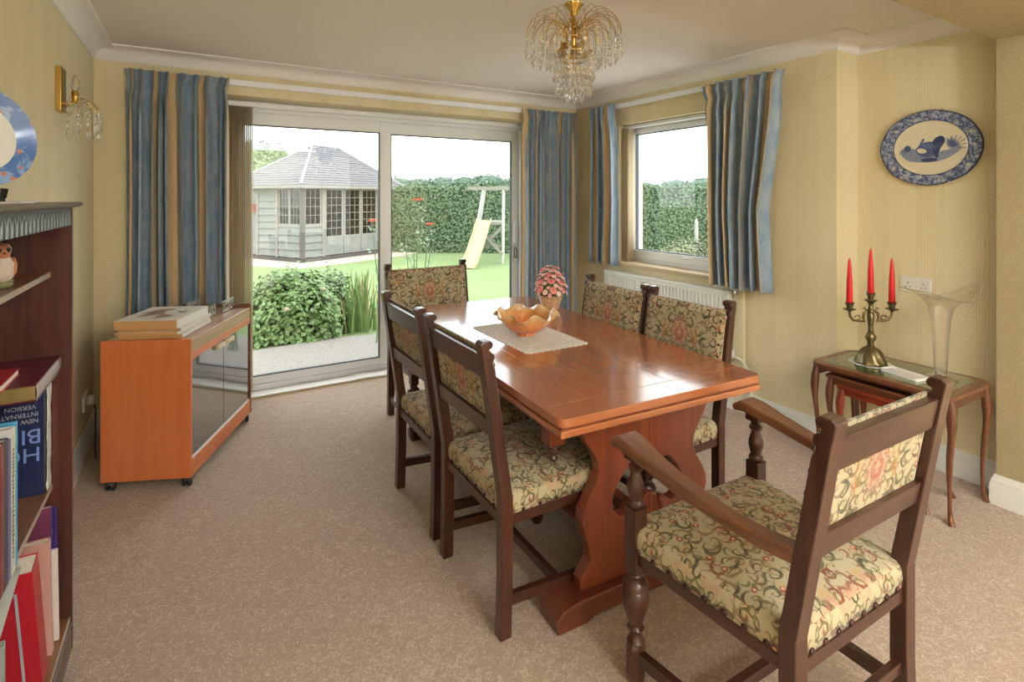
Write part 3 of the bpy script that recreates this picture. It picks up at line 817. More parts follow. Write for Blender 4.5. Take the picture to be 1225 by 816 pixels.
# front: one window then four glazed doors, one more window
for x_ in (0, .60, W): post(x_, 0)
boards('x', .045, .555, .12, .85, -.005, 4); leaded('x', .05, .55, .90, He - .08, 0, 3, 4)
MB().box(.03, -.03, .85, .57, .03, .90).build('sill_rail', wf_, sh)
xs = [.65, 1.27, 1.88, 2.49, 3.10]
for k in range(4):
    d_ = leaded('x', xs[k] + .01, xs[k + 1] - .01, .55, He - .08, 0, 3, 6, 'door', .05)
    MB().box(xs[k] + .01, -.018, .12, xs[k + 1] - .01, .018, .55).build('door_panel', wp, d_)
MB().box(0, -.04, He - .08, W, .04, He).build('head_beam', wf_, sh); MB().box(-.04, 0, He - .08, .04, Dp, He).build('head_beam', wf_, sh)
MB().box(.05, Dp - .03, .1, W, Dp, He).build('back_wall', hdn, sh); MB().box(W - .03, .0, .1, W, Dp - .03, He).build('end_wall', wp, sh)
MB().box(1.0, 1.4, .13, 1.7, 1.9, .6).box(1.0, 1.82, .6, 1.7, 1.9, 1.05).build('garden_seat', plain('blue_seat', H(120, 140, 160), .7), sh)
# roof: hip with ridge along x
ov = .20; zt = 2.98; ze = He - .02; y2 = Dp / 2
E_ = [(-ov, -ov), (W + ov, -ov), (W + ov, Dp + ov), (-ov, Dp + ov)]; Rg = [(Dp / 2 + .05, y2), (W - Dp / 2 - .05 + .35, y2)]
def roof_face(a, b, c, d, name):     # eave a-b, top d-c  (a below d, b below c)
    a, b, c, d = [Vector(q) for q in (a, b, c, d)]; nrm = (b - a).cross(d - a).normalized()
    m = MB(); courses = 17; rr_ = random.Random(int(a.x * 9 + b.y))
    for k in range(courses):
        t0 = k / courses; t1 = min(1, (k + 1.25) / courses); l0, r0 = a.lerp(d, t0), b.lerp(c, t0); l1, r1 = a.lerp(d, t1), b.lerp(c, t1)
        L_ = (r0 - l0).length; n_ = max(1, int(L_ / .20))
        st = rr_.uniform(-.5, .5)
        for i in range(n_):
            u0, u1 = i / n_, (i + .96) / n_
            e = nrm * (.028 + rr_.uniform(-.004, .006)); p0, p1 = l0.lerp(r0, u0), l0.lerp(r0, u1); p3, p2 = l1.lerp(r1, u0), l1.lerp(r1, u1)
            f_ = nrm * .006
            m.add([p0, p1, p2 + f_, p3 + f_, p0 + e, p1 + e, p2 + f_ * 1.5, p3 + f_ * 1.5], [(4, 5, 6, 7), (0, 1, 5, 4), (1, 2, 6, 5), (3, 0, 4, 7)])
    m.build(name, shg, sh, kind='stuff')
    MB().add([a, b, c, d], [(0, 1, 2, 3)]).build('roof_deck', hdn, sh)
z3 = lambda p, z: (p[0], p[1], z)
roof_face(z3(E_[0], ze), z3(E_[1], ze), z3(Rg[1], zt), z3(Rg[0], zt), 'roof_shingles')
roof_face(z3(E_[3], ze), z3(E_[0], ze), z3(Rg[0], zt), z3(Rg[0], zt), 'roof_shingles')
roof_face(z3(E_[1], ze), z3(E_[2], ze), z3(Rg[1], zt), z3(Rg[1], zt), 'roof_shingles')
MB().add([z3(E_[2], ze), z3(E_[3], ze), z3(Rg[0], zt), z3(Rg[1], zt)], [(0, 1, 2, 3)]).build('roof_deck', shg, sh)
rc = plain('hip_capping', H(132, 132, 134), .7)
for p, q in ((E_[0], Rg[0]), (E_[1], Rg[1]), (E_[3], Rg[0])):
    MB().tube([z3(p, ze + .03), z3(q, zt + .03)], .035, 6).build('hip_cap', rc, sh, smooth=50)
MB().tube([z3(Rg[0], zt + .03), z3(Rg[1], zt + .03)], .035, 6).build('ridge_cap', rc, sh, smooth=50)
for p, q in ((E_[0], E_[1]), (E_[3], E_[0]), (E_[1], E_[2])):
    MB().sweep([z3(p, ze - .03), z3(q, ze - .03)], .012, .04, side=(0, 0, 1) if False else ((0, 1, 0) if p[1] == q[1] else (1, 0, 0))).build('fascia', wf_, sh)
MB().box(-.13, 1.75, 1.2, -.03, 1.9, 1.42).build('wall_ornament', plain('rust_ornament', H(150, 82, 66), .7), sh)

# ---------------------------------------------------------------- play frame with slide
pfm = plain('white_painted_post', H(170, 170, 166), .6); pfw = plain('grey_timber', H(124, 121, 110), .8)
pf = empty('play_frame', (6.05, 11.3, GZ), math.radians(-31), 'white and grey timber play frame by the hedge', 'play frame')
MB().tube([(-.42, -.12, 0), (-.12, 0, 1.80)], .028, 8).build('post', pfm, pf, smooth=50)
MB().tube([(.34, 0, 0), (.36, 0, 1.80)], .03, 8).build('post', pfm, pf, smooth=50)
MB().tube([(-.42, 1.1, 0), (-.12, .9, 1.80)], .028, 8).build('post', pfm, pf, smooth=50)
MB().tube([(.34, 1.0, 0), (.36, .9, 1.80)], .03, 8).build('post', pfm, pf, smooth=50)
MB().box(-.5, -.04, 1.77, .8, .04, 1.84).build('top_bar', pfw, pf); MB().box(-.5, .86, 1.77, .8, .94, 1.84).build('top_bar', pfw, pf)
MB().box(-.26, .0, .93, .34, .9, 1.0).build('platform', pfw, pf)
MB().sweep([(-.28, -.03, .9), (.34, -.03, .22)], .02, .035, side=(0, 1, 0)).build('brace', pfw, pf)
MB().sweep([(-.36, .03, .2), (.34, .03, .88)], .02, .035, side=(0, 1, 0)).build('brace', pfw, pf)
MB().sweep([(-.36, .06, .42), (.36, .06, .42)], .02, .03, side=(0, 1, 0)).build('rail', pfw, pf)
slm = plain('yellow_slide', H(178, 164, 116), .5, var=.03)
sl = empty('slide', (6.05, 11.3, GZ), math.radians(-31), 'pale yellow plank slide leaning on the play frame', 'slide')
m = MB(); pp = [(-.10, -.06, 1.04), (-.18, -.30, .72), (-.30, -.55, .33), (-.38, -.75, .08), (-.42, -.92, .02)]
m.sweep(pp, .17, .012, side=(1, 0, 0)).build('chute', slm, sl, smooth=30)
for sx in (-.165, .165): MB().sweep([(x + sx, y, z + .03) for x, y, z in pp], .012, .035, side=(1, 0, 0)).build('side_rail', slm, sl, smooth=30)
gp = empty('garden_post', (*pt(833, 14.4), GZ), 0, 'small white post standing before the hedge in the side window view', 'post')
MB().box(-.035, -.035, 0, .035, .035, .90).build('shaft', pfm, gp); MB().lathe([(.055, .90), (.055, .92), (.03, .96), (.03, 1.0), (0, 1.02)], 8).build('cap', pfm, gp)

# ---------------------------------------------------------------- planting by the patio
def shrub(name, x, y, rx, ry, h, n, ls, label, mat, cat='shrub', seed=1, core=True):
    rr = random.Random(seed); t = empty(name, (x, y, GZ), 0, label, cat)
    if core:
        m = MB(); m.lathe([(math.sin(PI / 2 * (i / 6) + .0001) if False else math.cos(PI / 2 * i / 6) * .78, h * .82 * math.sin(PI / 2 * i / 6)) for i in range(7)], 14, None, rx, ry)
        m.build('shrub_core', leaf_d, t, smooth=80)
    m = MB(); pl = []
    for _ in range(n):
        a = rr.uniform(0, 2 * PI); b = math.asin(rr.uniform(0, 1)); k = rr.uniform(.72, 1.06) * (1 + .32 * noise.noise((math.cos(a) * 2, math.sin(a) * 2, b * 2 + seed)))
        d = Vector((math.cos(a) * math.cos(b), math.sin(a) * math.cos(b), math.sin(b)))
        pl.append(((d.x * rx * k, d.y * ry * k, max(.02, d.z * h * k)), (d.x, d.y, d.z)))
    leafcards(m, pl, ls, rr, .35, .55); m.build('leaves', mat, t, kind='stuff')
    return t
pm = plain('peony_leaf', H(98, 124, 66), .45, var=.4, scale=9)
pe = shrub('leafy_shrub', .98, 6.62, .62, .46, .74, 8500, .062, 'large mounded green leafy shrub just beyond the patio', pm, seed=3)
for k, (dx, dy, dz) in enumerate([(.28, -.30, .52), (.36, -.25, .40), (-.12, -.40, .35)]):
    m = MB(); m.lathe([(0, 0), (.022, .01), (.03, .03), (.018, .045), (0, .04)], 8, T(dx, dy, dz)); m.build('bud', plain('faded_flower', H(176, 156, 134), .8), pe, smooth=60)
shrub('leafy_shrub', 1.48, 6.95, .34, .32, .66, 2600, .06, 'smaller green shrub behind the mounded shrub on its right', plain('shrub_leaf', H(100, 122, 80), .5, var=.3, scale=7), seed=9)
shrub('low_plant', .42, 6.50, .26, .22, .34, 800, .07, 'low blue-green plant at the left foot of the shrub', plain('low_leaf', H(94, 118, 88), .5, var=.3, scale=7), 'plant', seed=12)
ir = empty('iris_clump', (1.72, 6.45, GZ), 0, 'clump of upright green and straw sword leaves beside the shrub', 'plant')
for k in range(80):
    a = rr.uniform(0, 2 * PI); r_ = rr.uniform(0, .22); x0, y0 = r_ * math.cos(a), r_ * math.sin(a); h = rr.uniform(.35, .72); bx = rr.uniform(-.10, .10); by = rr.uniform(-.1, .1)
    m = MB(); m.sweep([(x0, y0, 0), (x0 + bx * .3, y0 + by * .3, h * .5), (x0 + bx, y0 + by, h)], [.012, .011, .002], .0012, side=(1, 0, 0))
    m.build('blade', pm if k % 5 else plain('straw_leaf', H(158, 138, 84), .7) if k == 0 else M['straw'], ir)
    if k == 0: M['straw'] = ir.children[0].data.materials[0]
shrub('low_bush', *pt(826, 13.9), .95, .4, .52, 2200, .07, 'low flowering bush in front of the hedge in the side window view', plain('bush_leaf', H(112, 116, 86), .6, var=.35, scale=6), seed=17)
# rose
ro = empty('rose_bush', (2.07, 5.50, GZ), 0, 'tall thin rose bush with two orange-red blooms outside the right door pane', 'rose bush')
rs = plain('rose_stem', H(94, 118, 80), .6); rl = plain('rose_leaf', H(112, 140, 108), .5, var=.25); rf = plain('rose_petal', H(206, 92, 66), .6, var=.12, scale=50)
def rose_stems(t, tips, seed):
    rr = random.Random(seed); pl = []
    for k, (x, y, z) in enumerate(tips):
        b = (rr.uniform(-.05, .05), rr.uniform(-.05, .05), 0)
        path = [b, (b[0] + (x - b[0]) * .35 + rr.uniform(-.04, .04), b[1] + (y - b[1]) * .4, z * .4), (b[0] + (x - b[0]) * .75, b[1] + (y - b[1]) * .8, z * .75), (x, y, z)]
        MB().tube(path, [.008, .006, .005, .003], 6).build('stem', rs, t, smooth=60)
        for q in range(30):
            f_ = rr.uniform(.3, .97); i = min(2, int(f_ * 3)); g_ = f_ * 3 - i
            p = Vector(path[i]).lerp(Vector(path[i + 1]), g_) + Vector((rr.uniform(-.06, .06), rr.uniform(-.06, .06), rr.uniform(-.03, .03)))
            pl.append((tuple(p), (0, -.4, .8)))
    m = MB(); leafcards(m, pl, .05, rr, .2, .8); m.build('rose_leaves', rl, t, kind='stuff')
def bloom(t, x, y, z, r):
    m = MB()
    for ring, (n_, rad, tilt) in enumerate([(6, 1.0, .25), (5, .75, .7), (4, .45, 1.1)]):
        for k in range(n_):
            a = 2 * PI * k / n_ + ring * .5
            m.grid(lambda u, v: (r * rad * v * math.cos(tilt) * math.cos(a + (u - .5) * 1.3), r * rad * v * math.cos(tilt) * math.sin(a + (u - .5) * 1.3), r * rad * (v * math.sin(tilt)) + r * .12 * math.sin(v * 3)), 5, 4)
    m.v = [(p[0] + x, p[1] + y, p[2] + z) for p in m.v]
    m.build('bloom', rf, t, smooth=70, solid=.002)
tips = [(.02, -.02, 1.56), (.16, .02, 1.29), (-.12, .03, 1.15), (-.02, .05, 1.0), (.14, -.05, 1.02), (-.2, 0, .85)]
rose_stems(ro, tips, 3); bloom(ro, .02, -.02, 1.55, .062); bloom(ro, .16, .02, 1.28, .055); bloom(ro, -.03, -.01, 1.55, .05)
r2 = empty('rose_bush', (1.74, 5.75, GZ), 0, 'slender rose with orange blooms seen beside the centre door stile', 'rose bush')
rose_stems(r2, [(-.08, 0, 1.33), (.08, .03, 1.1), (.05, .02, .9)], 5); bloom(r2, -.08, 0, 1.32, .06); bloom(r2, .08, .03, 1.09, .04)

# ================================================================ dining table
tb = empty('dining_table', (1.486, 2.253, 0), math.radians(-3), 'polished red mahogany refectory dining table on shaped trestle ends', 'table')
hx, hy = .465, .937
# top: end boards across, planks along, each with its own edges
def top_piece(x0, y0, x1, y1, grain, corner=None):
    m = MB(); m.box(x0, y0, .722, x1, y1, .75); return m.build('plank', 'table_wood', tb, bevel=.0012, grain=grain, segs=1)
eb = .115
for sg in (-1, 1):
    r = .03; yo, yi = sg * hy, sg * (hy - eb)
    pts = [(-hx, yi), (hx, yi)] + [(hx - r + r * math.cos(a), sg * (hy - r + r * math.sin(a))) for a in [0, .4, .8, 1.2, PI / 2]] + [(-hx + r - r * math.sin(a), sg * (hy - r + r * math.cos(a))) for a in [0, .4, .8, 1.2, PI / 2]]
    MB().prism(pts, .722, .75, 'Z').build('end_board', 'table_wood', tb, bevel=.002, grain=0)
npl = 5
for k in range(npl):
    x0 = -hx + 2 * hx * k / npl; x1 = -hx + 2 * hx * (k + 1) / npl
    top_piece(x0 + (.0002 if k else 0), -hy + eb + .0003, x1 - (.0002 if k < npl - 1 else 0), hy - eb - .0003, 1)
# rounded nosing under the top and the draw leaf below it
MB().box(-hx + .006, -hy + .006, .714, hx - .006, hy - .006, .7225).build('top_underside', 'leg_wood', tb, bevel=.002)
for sg in (-1, 1):
    MB().box(-hx + .003, sg * .01, .688, hx - .003, sg * (hy - .003), .712).build('draw_leaf', 'table_wood', tb, bevel=.005, grain=0)
# apron
ax_, ay_ = .345, .72
for sg in (-1, 1):
    MB().box(sg * ax_ - .012, -ay_, .60, sg * ax_ + .012, ay_, .688).build('apron', 'leg_wood', tb, bevel=.003)
    MB().box(-ax_ + .012, sg * ay_ - .012, .60, ax_ - .012, sg * ay_ + .012, .688).build('apron', 'leg_wood', tb, bevel=.003)
fin = [(0, .495), (.012, .498), (.016, .508), (.011, .517), (.022, .526), (.027, .538), (.020, .548), (.031, .556), (.031, .562)]
for sx in (-1, 1):
    for sy in (-1, 1):
        f = MB().box(sx * ax_ - .032, sy * (ay_ - .02) - .032, .562, sx * ax_ + .032, sy * (ay_ - .02) + .032, .688).build('corner_block', 'leg_wood', tb, bevel=.003)
        MB().lathe(fin, 16, T(sx * ax_, sy * (ay_ - .02), 0)).build('finial', 'dark_wood', f, smooth=50)
M['foot_wood'] = wood('dark_mahogany', H(70, 32, 22), H(112, 58, 38), .3, .45, .8, .9)
# trestle slab outline (half), mirrored; with pierced opening
half = [(.30, .688), (.30, .63), (.288, .60), (.255, .555), (.232, .515), (.226, .484), (.240, .44), (.268, .40), (.292, .355), (.297, .317), (.285, .27), (.268, .23), (.262, .18), (.285, .15), (.305, .122), (.305, .085)]
hole = [(0, .470), (-.05, .474), (-.10, .463), (-.135, .428), (-.168, .374), (-.166, .332), (-.135, .298), (-.105, .296), (-.085, .312), (-.062, .318), (-.040, .325), (-.02, .345), (0, .35)]
def trestle(y):
    th = .024
    # build as two halves plus neck so the opening is real
    L = [(-x, z) for x, z in half]
    m = MB()
    left = L + [(0, .085)] + hole[::-1] + [(0, .688)]
    m.prism(left, y - th, y + th, 'Y'); m.prism([(-a, b) for a, b in left], y - th, y + th, 'Y')
    tr = m.build('trestle', 'leg_wood', tb, bevel=.004, grain=2)
    # carved scroll lobes beside the opening
    for sg in (-1, 1):
        c = MB(); c.tube([(sg * .045, y - sg * 0, .33), (sg * .075, y, .27), (sg * .05, y, .22), (sg * .02, y, .24)], [.010, .016, .014, .006], 8)
        for q in range(len(c.v)): c.v[q] = (c.v[q][0], c.v[q][1] - th if y < 0 else c.v[q][1] + th, c.v[q][2])
        c.build('carving', 'leg_wood', tr, smooth=60)
    fpts = [(-.42, 0), (-.42, .050), (-.395, .072), (-.33, .085), (.33, .085), (.395, .072), (.42, .050), (.42, 0), (.30, 0), (.27, .014), (-.27, .014), (-.30, 0)]
    MB().prism(fpts, y - .058, y + .058, 'Y').build('foot', 'foot_wood', tb, bevel=.006, grain=0)
trestle(-.79); trestle(.79)
MB().box(-.055, -.732, .05, .055, .732, .075).box(-.022, -.766, .16, .022, .766, .26).build('stretcher', 'leg_wood', tb, bevel=.003)

# ================================================================ tapestry chairs
def rrect(w0, w1, d, r, n=5):
    """trapezoid outline, back width w0 at y=-d/2, front width w1 at y=+d/2, rounded corners"""
    out = []
    for cx, cy, a0 in ((w1 / 2 - r, d / 2 - r, 0), (-w1 / 2 + r, d / 2 - r, PI / 2), (-w0 / 2 + r, -d / 2 + r, PI), (w0 / 2 - r, -d / 2 + r, 3 * PI / 2)):
        for i in range(n + 1):
            a = a0 + PI / 2 * i / n; out.append((cx + r * math.cos(a), cy + r * math.sin(a)))
    return out
def cushion(w0, w1, d, r, z0, z1, crown, edge=.02, ring=6):
    m = MB(); base = rrect(w0, w1, d, r); n = len(base); vs = []
    rows = [(-.010, z0), (0, z0 + .006), (.004, (z0 + z1) / 2)]
    for i in range(5):
        a = PI / 2 * i / 4; rows.append((.002 - edge * (1 - math.cos(a)), z1 - edge + edge * math.sin(a)))
    def ringpts(off, z):
        for x, y in base:
            l = math.hypot(x, y); vs.append((x * (1 + off / l), y * (1 + off / l), z))
    for off, z in rows: ringpts(off, z)
    for i in range(1, ring):
        t = i / ring; k = 1 - t
        for x, y in base:
            l = math.hypot(x, y); s_ = (1 + (.002 - edge) / l) * k; vs.append((x * s_, y * s_, z1 + crown * (1 - k ** 2.2)))
    vs.append((0, 0, z1 + crown)); R_ = len(rows) + ring - 1; fs = []
    for k in range(R_ - 1):
        for i in range(n):
            j = (i + 1) % n; fs.append((k * n + i, k * n + j, (k + 1) * n + j, (k + 1) * n + i))
    for i in range(n): fs.append(((R_ - 1) * n + i, (R_ - 1) * n + (i + 1) % n, R_ * n))
    fs.append(tuple(range(n))[::-1])
    return m.add(vs, fs)
post_side = None
def stud_mesh(mat='stud', r=.0065):
    m = MB(); m.lathe([(r, 0), (r, .001), (r * .8, r * .45), (r * .4, r * .62), (0, r * .68)], 8)
    o = m.build('stud', mat, None, smooth=60); me = o.data; bpy.data.objects.remove(o); return me
STUD = stud_mesh(); STUD_BIG = stud_mesh(r=.0095)
def put_stud(parent, loc, nrm, mesh=STUD, name='stud'):
    o = bpy.data.objects.new(name, mesh); C.objects.link(o); o.parent = parent
    o.rotation_euler = Vector(nrm).to_track_quat('Z', 'Y').to_euler(); o.location = loc; return o
def make_chair(name, label, group, w, wf, d, H_, zs, arms=False, wood_='dark_wood', big=False):
    """faces +y; origin on floor at middle of the seat; w: between rear post centres"""
    t = empty(name, (0, 0, 0), 0, label, 'chair', group)
    yb, yf = -d / 2, d / 2; lean = .088 if arms else .078; pt_ = .021 if not arms else .024; zk = zs - .02
    def yback(z): return yb - lean * max(0, (z - zk) / (H_ - zk)) ** 1.05
    # rear posts: side outline with a carved scroll at the top front
    for sx in (-1, 1):
        x0, x1 = sx * w / 2 - pt_, sx * w / 2 + pt_
        zt = H_ - .075; dd = .021
        back = [(yb - dd - .006, 0), (yb - dd, .2), (yb - dd, zk), (yback(zt) - dd, zt), (yback(H_) - dd, H_ - .008), (yback(H_) - dd * .5, H_)]
        f0 = yback(H_) + dd
        front = [(f0 - .004, H_), (f0 + .004, H_ - .010), (f0 + .002, H_ - .022), (f0 - .010, H_ - .028), (f0 - .006, H_ - .036), (f0 + .008, H_ - .044), (f0 + .010, H_ - .058), (f0 + .002, H_ - .070), (yback(zt - .02) + dd * .8, zt - .02), (yb + dd, zk), (yb + dd, .2), (yb + dd - .006, 0)]
        MB().prism(back + front, x0, x1, 'X').build('rear_post', wood_, t, bevel=.003, grain=2)
    # top and lower back rails
    def rail_(z0, z1, th0, th1):
        m = MB(); xw = w / 2 - pt_ + .001; a, b = yback(z0), yback(z1)
        m.prism([(a - th0, z0), (b - th0, z1), (b + th1, z1), (a + th1, z0)], -xw, xw, 'X')
        return m.build('back_rail', wood_, t, bevel=.002, grain=0)
    zt1 = H_ - .050; zt0 = zt1 - .078; zl1 = zs + (.235 if not arms else .225); zl0 = zl1 - .058
    rail_(zt0, zt1, .015, .012); rail_(zl0, zl1, .015, .012)
    # upholstered back: front face padded, seen from behind between the rails
    xw = w / 2 - .004; m = MB()
    zb0, zb1 = zl0 + .004, zt1 + .010
    def bf(u, v):
        z = zb0 + (zb1 - zb0) * v; e = min(1, min(u, 1 - u) / .06) * min(1, min(v, 1 - v) / .08)
        ov = .0 if .0 else 0
        return (-xw - .006 + 2 * (xw + .006) * u, yback(z) + .022 + .016 * math.sin(min(1, e) * PI / 2), z)
    m.grid(bf, 22, 14)
    n0 = len(m.v); bk = []
    def bb(u, v): p = bf(u, v); return (p[0], yback(p[2]) + .013, p[2])
    m.grid(bb, 22, 14)
    # close the rim
    def idx(i, j, o=0): return o + j * 22 + i
    m.f = m.f[:21 * 13] + [f[::-1] for f in m.f[21 * 13:]]
    rim = [(i, 0) for i in range(22)] + [(21, j) for j in range(1, 14)] + [(i, 13) for i in range(20, -1, -1)] + [(0, j) for j in range(12, 0, -1)]
    for k in range(len(rim)):
        a, b = rim[k], rim[(k + 1) % len(rim)]; m.f.append((idx(*a, n0), idx(*b, n0), idx(*b), idx(*a)))
    m.f = [f[::-1] for f in m.f]
    bk = m.build('back_pad', 'tapestry_back', t, smooth=50, grain=0)
    # inner fabric panel, flush behind
    m = MB(); xi = w / 2 - pt_ - .004; a, b = yback(zl1 - .01), yback(zt0 + .01)
    m.prism([(a + .000, zl1 - .01), (b + .000, zt0 + .01), (b + .0125, zt0 + .01), (a + .0125, zl1 - .01)], -xi, xi, 'X')
    m.build('back_panel', 'tapestry_back', t, grain=0)
    # studs round the front of the back
    nx = 8
    for k in range(nx):
        u = (k + .5) / nx; z = zb1 - .016; put_stud(bk, (-xw + 2 * xw * u, yback(z) + .030, z), (0, 1, .1))
    for sx in (-1, 1):
        for k in range(5):
            z = zb1 - .05 - (zb1 - zb0 - .08) * k / 4; put_stud(bk, (sx * (xw - .008), yback(z) + .031, z), (sx * .3, 1, .1))
    # seat
    sy = (.002 if arms else .006)
    cw0, cw1 = w + .030, wf + .030
    cs_ = cushion(cw0 - .010, cw1, d + .045, .035, zs - .085, zs - .012, .022, .026)
    seat = cs_.build('seat', 'tapestry', t, smooth=60, grain=0, bevel=0)
    seat.location = (0, sy + .012, 0)
    base = rrect(cw0 - .010, cw1, d + .045, .035, 3); per = []
    sp_ = .058 if arms else .07
    for k in range(len(base)):
        a, b = Vector(base[k]), Vector(base[(k + 1) % len(base)]); L = (b - a).length
        if L < .04: continue
        q = max(1, round(L / sp_)); nr = Vector((b.y - a.y, a.x - b.x)).normalized()
        for i in range(q):
            p = a.lerp(b, (i + .5) / q) + nr * .003; put_stud(seat, (p.x, p.y, zs - .072), (nr.x, nr.y, 0), STUD_BIG if arms else STUD)
    # seat rails
    zr0, zr1 = zs - .115, zs - .080
    MB().box(-w / 2 + pt_, yb - .012, zr0, w / 2 - pt_, yb + .012, zr1).build('seat_rail', wood_, t, bevel=.002); MB().box(-wf / 2 + .022, yf - .012, zr0, wf / 2 - .022, yf + .012, zr1).build('seat_rail', wood_, t, bevel=.002)
    for sx in (-1, 1):
        MB().sweep([(sx * w / 2, yb + .021, (zr0 + zr1) / 2), (sx * wf / 2, yf - .022, (zr0 + zr1) / 2)], .011, (zr1 - zr0) / 2).build('seat_rail', wood_, t, bevel=.002)
    # front legs: block, cup and cover turning, block foot
    for sx in (-1, 1):
        x, y = sx * wf / 2, yf
        b_ = .023
        m = MB(); ztop = zs - .085 if not arms else zs + .045
        zb_ = zs - .145
        m.box(x - b_, y - b_, zb_, x + b_, y + b_, ztop)
        prof = [(.020, .118), (.026, .124), (.020, .134), (.016, .145), (.017, .155), (.026, .164), (.018, .172), (.024, .19), (.036, .225), (.040, .255), (.037, .275), (.032, .283), (.038, .288), (.037, .300), (.028, .312), (.018, .318), (.024, .324), (.020, zb_)]
        ksc = (zb_ - .118) / (.335 - .118)
        prof = [(r_, .118 + (z_ - .118) * ksc) for r_, z_ in prof]; prof[-1] = (.020, zb_)
        m.lathe(prof, 16, T(x, y, 0))
        m.lathe([(.020, 0), (.026, .01), (.029, .03), (.029, .104), (.022, .118)], 8, T(x, y, 0) @ R(PI / 8, 'Z'))
        m.build('front_leg', wood_, t, smooth=40, grain=2)
        if arms:
            za = .705
            pr = [(.018, ztop), (.024, ztop + .006), (.024, ztop + .014), (.017, ztop + .022), (.019, ztop + .032), (.025, ztop + .055), (.024, ztop + .070), (.016, ztop + .095), (.014, ztop + .105), (.022, ztop + .112), (.022, ztop + .120), (.015, ztop + .127), (.019, za - .044)]
            z_e = pr[-1][1]
            pr = [(r_, min(z_, z_e)) for r_, z_ in pr]
            m = MB(); m.lathe(pr, 16, T(x, y, 0)); m.box(x - .024, y - .024, z_e, x + .024, y + .024, za - .008)
            m.build('arm_support', wood_, t, smooth=40, grain=2)
            # arm
            yr = yback(.68) + .018; xr_ = sx * (w / 2 + .0)
            P = []; hw = []; hh = []
            for i in range(17):
                s_ = i / 16; yy = yr + (yf + .072 - yr) * s_
                xx = xr_ + (x - xr_) * min(1, s_ * 1.12) + sx * .018 * math.sin(min(1, s_ * 1.05) * PI)
                zz = .645 - .010 * math.sin(s_ * PI * .9) + .075 * max(0, (s_ - .12) / .88) ** 1.2
                if s_ > .9: zz -= .030 * ((s_ - .9) / .1) ** 2
                P.append((xx, yy, zz)); hw.append(.021 + .012 * max(0, math.sin((s_ - .30) * PI * .75)) + (.006 if s_ > .8 else 0)); hh.append(.019 - .003 * math.sin(s_ * PI))
            hw[-1] *= .86; hh[-1] *= .55
            o = MB().sweep(P, hw, hh).build('arm', 'arm_wood', t, bevel=.006, segs=3, smooth=35, grain=1)
    # stretchers
    for sx in (-1, 1):
        MB().sweep([(sx * w / 2, yb + .018, .085 + .03), (sx * wf / 2, yf - .026, .085)], .012, .018).build('stretcher', wood_, t, bevel=.002, grain=1)
    MB().box(-(w + wf) / 4 + .014, -.012, .085, (w + wf) / 4 - .014, .012, .118).build('stretcher', wood_, t, bevel=.002, grain=0)
    MB().box(-w / 2 + pt_, yb - .010, .17, w / 2 - pt_, yb + .010, .20).build('stretcher', wood_, t, bevel=.002, grain=0) if arms else None
    return t
side = make_chair('dining_chair', 'dark oak dining chair with tapestry seat, nearest on the left side of the table', 'side dining chairs', .46, .46, .43, .98, .475)
def place(o, x, y, rz): o.location = (x, y, 0); o.rotation_euler = (0, 0, rz)
place(side, .877 + .215, 1.755, -PI / 2)
c = copy_tree(side); c['label'] = 'dark oak tapestry chair, second along the left side of the table beyond the nearest'; place(c, .885 + .215, 2.343, -PI / 2)
c = copy_tree(side); c['label'] = 'tapestry dining chair on the window side of the table, nearer the armchair'; place(c, 1.972 - .215, 1.783, PI / 2)
c = copy_tree(side); c['label'] = 'tapestry dining chair on the window side of the table, nearer the garden corner'; place(c, 1.972 - .215, 2.296, PI / 2)
endc = make_chair('dining_chair', 'wide tapestry-backed chair at the far head of the table, in front of the patio door', None, .56, .56, .43, .99, .475)
place(endc, 1.40, 3.245, PI)
arm = make_chair('carver_armchair', 'oak carver armchair with scrolled arms and tapestry seat in the right foreground', None, .49, .56, .469, .978, .475, arms=True)
place(arm, 1.407, .944, math.radians(-.8))

# ================================================================ hostess trolley
th = math.atan2(.336, .76)            # front line direction from near to far corner
# local: x = into depth (away from the front), y = along the front; front-near corner at origin
tr = empty('hostess_trolley', (-.016, 3.085, 0), 0, 'cherry wood hostess trolley on black castors with smoked glass doors, before the left curtain', 'trolley')
tr.rotation_euler = (0, 0, -th)
LL, DD, Z0, Z1 = .825, .412, .052, .735
MB().box(-DD, 0, Z0, 0, .020, Z1 + .004).build('end_panel', 'trolley_side', tr, bevel=.002, grain=2)
MB().box(-DD, LL - .020, Z0, 0, LL, Z1 + .022).build('end_panel', plain('trolley_edge', H(120, 76, 50), .4), tr, bevel=.002, grain=2)
MB().box(-DD, .02, Z0, -DD + .012, LL - .02, Z1 - .08).build('back_panel', 'trolley_side', tr, grain=2)
MB().box(-DD + .012, .02, Z0 + .07, -.02, LL - .02, Z0 + .085).build('bottom_shelf', 'trolley_top', tr, grain=1)
MB().box(-.022, .02, Z0, -.002, LL - .02, Z0 + .082).build('plinth', 'trolley_side', tr, bevel=.002, grain=1)
MB().box(-.024, .02, Z1 - .105, -.002, LL - .02, Z1 - .068).build('front_rail', 'trolley_side', tr, bevel=.002, grain=1)
MB().box(-.020, .02, Z0 + .082, -.006, LL - .02, Z0 + .094).build('runner', 'white_pvc', tr)
MB().box(-.022, .021, Z0 + .094, -.018, LL - .021, Z0 + .10).box(-.022, .021, Z0 + .083, -.003, .024, Z1 - .106).build('runner_lip', 'chrome', tr)
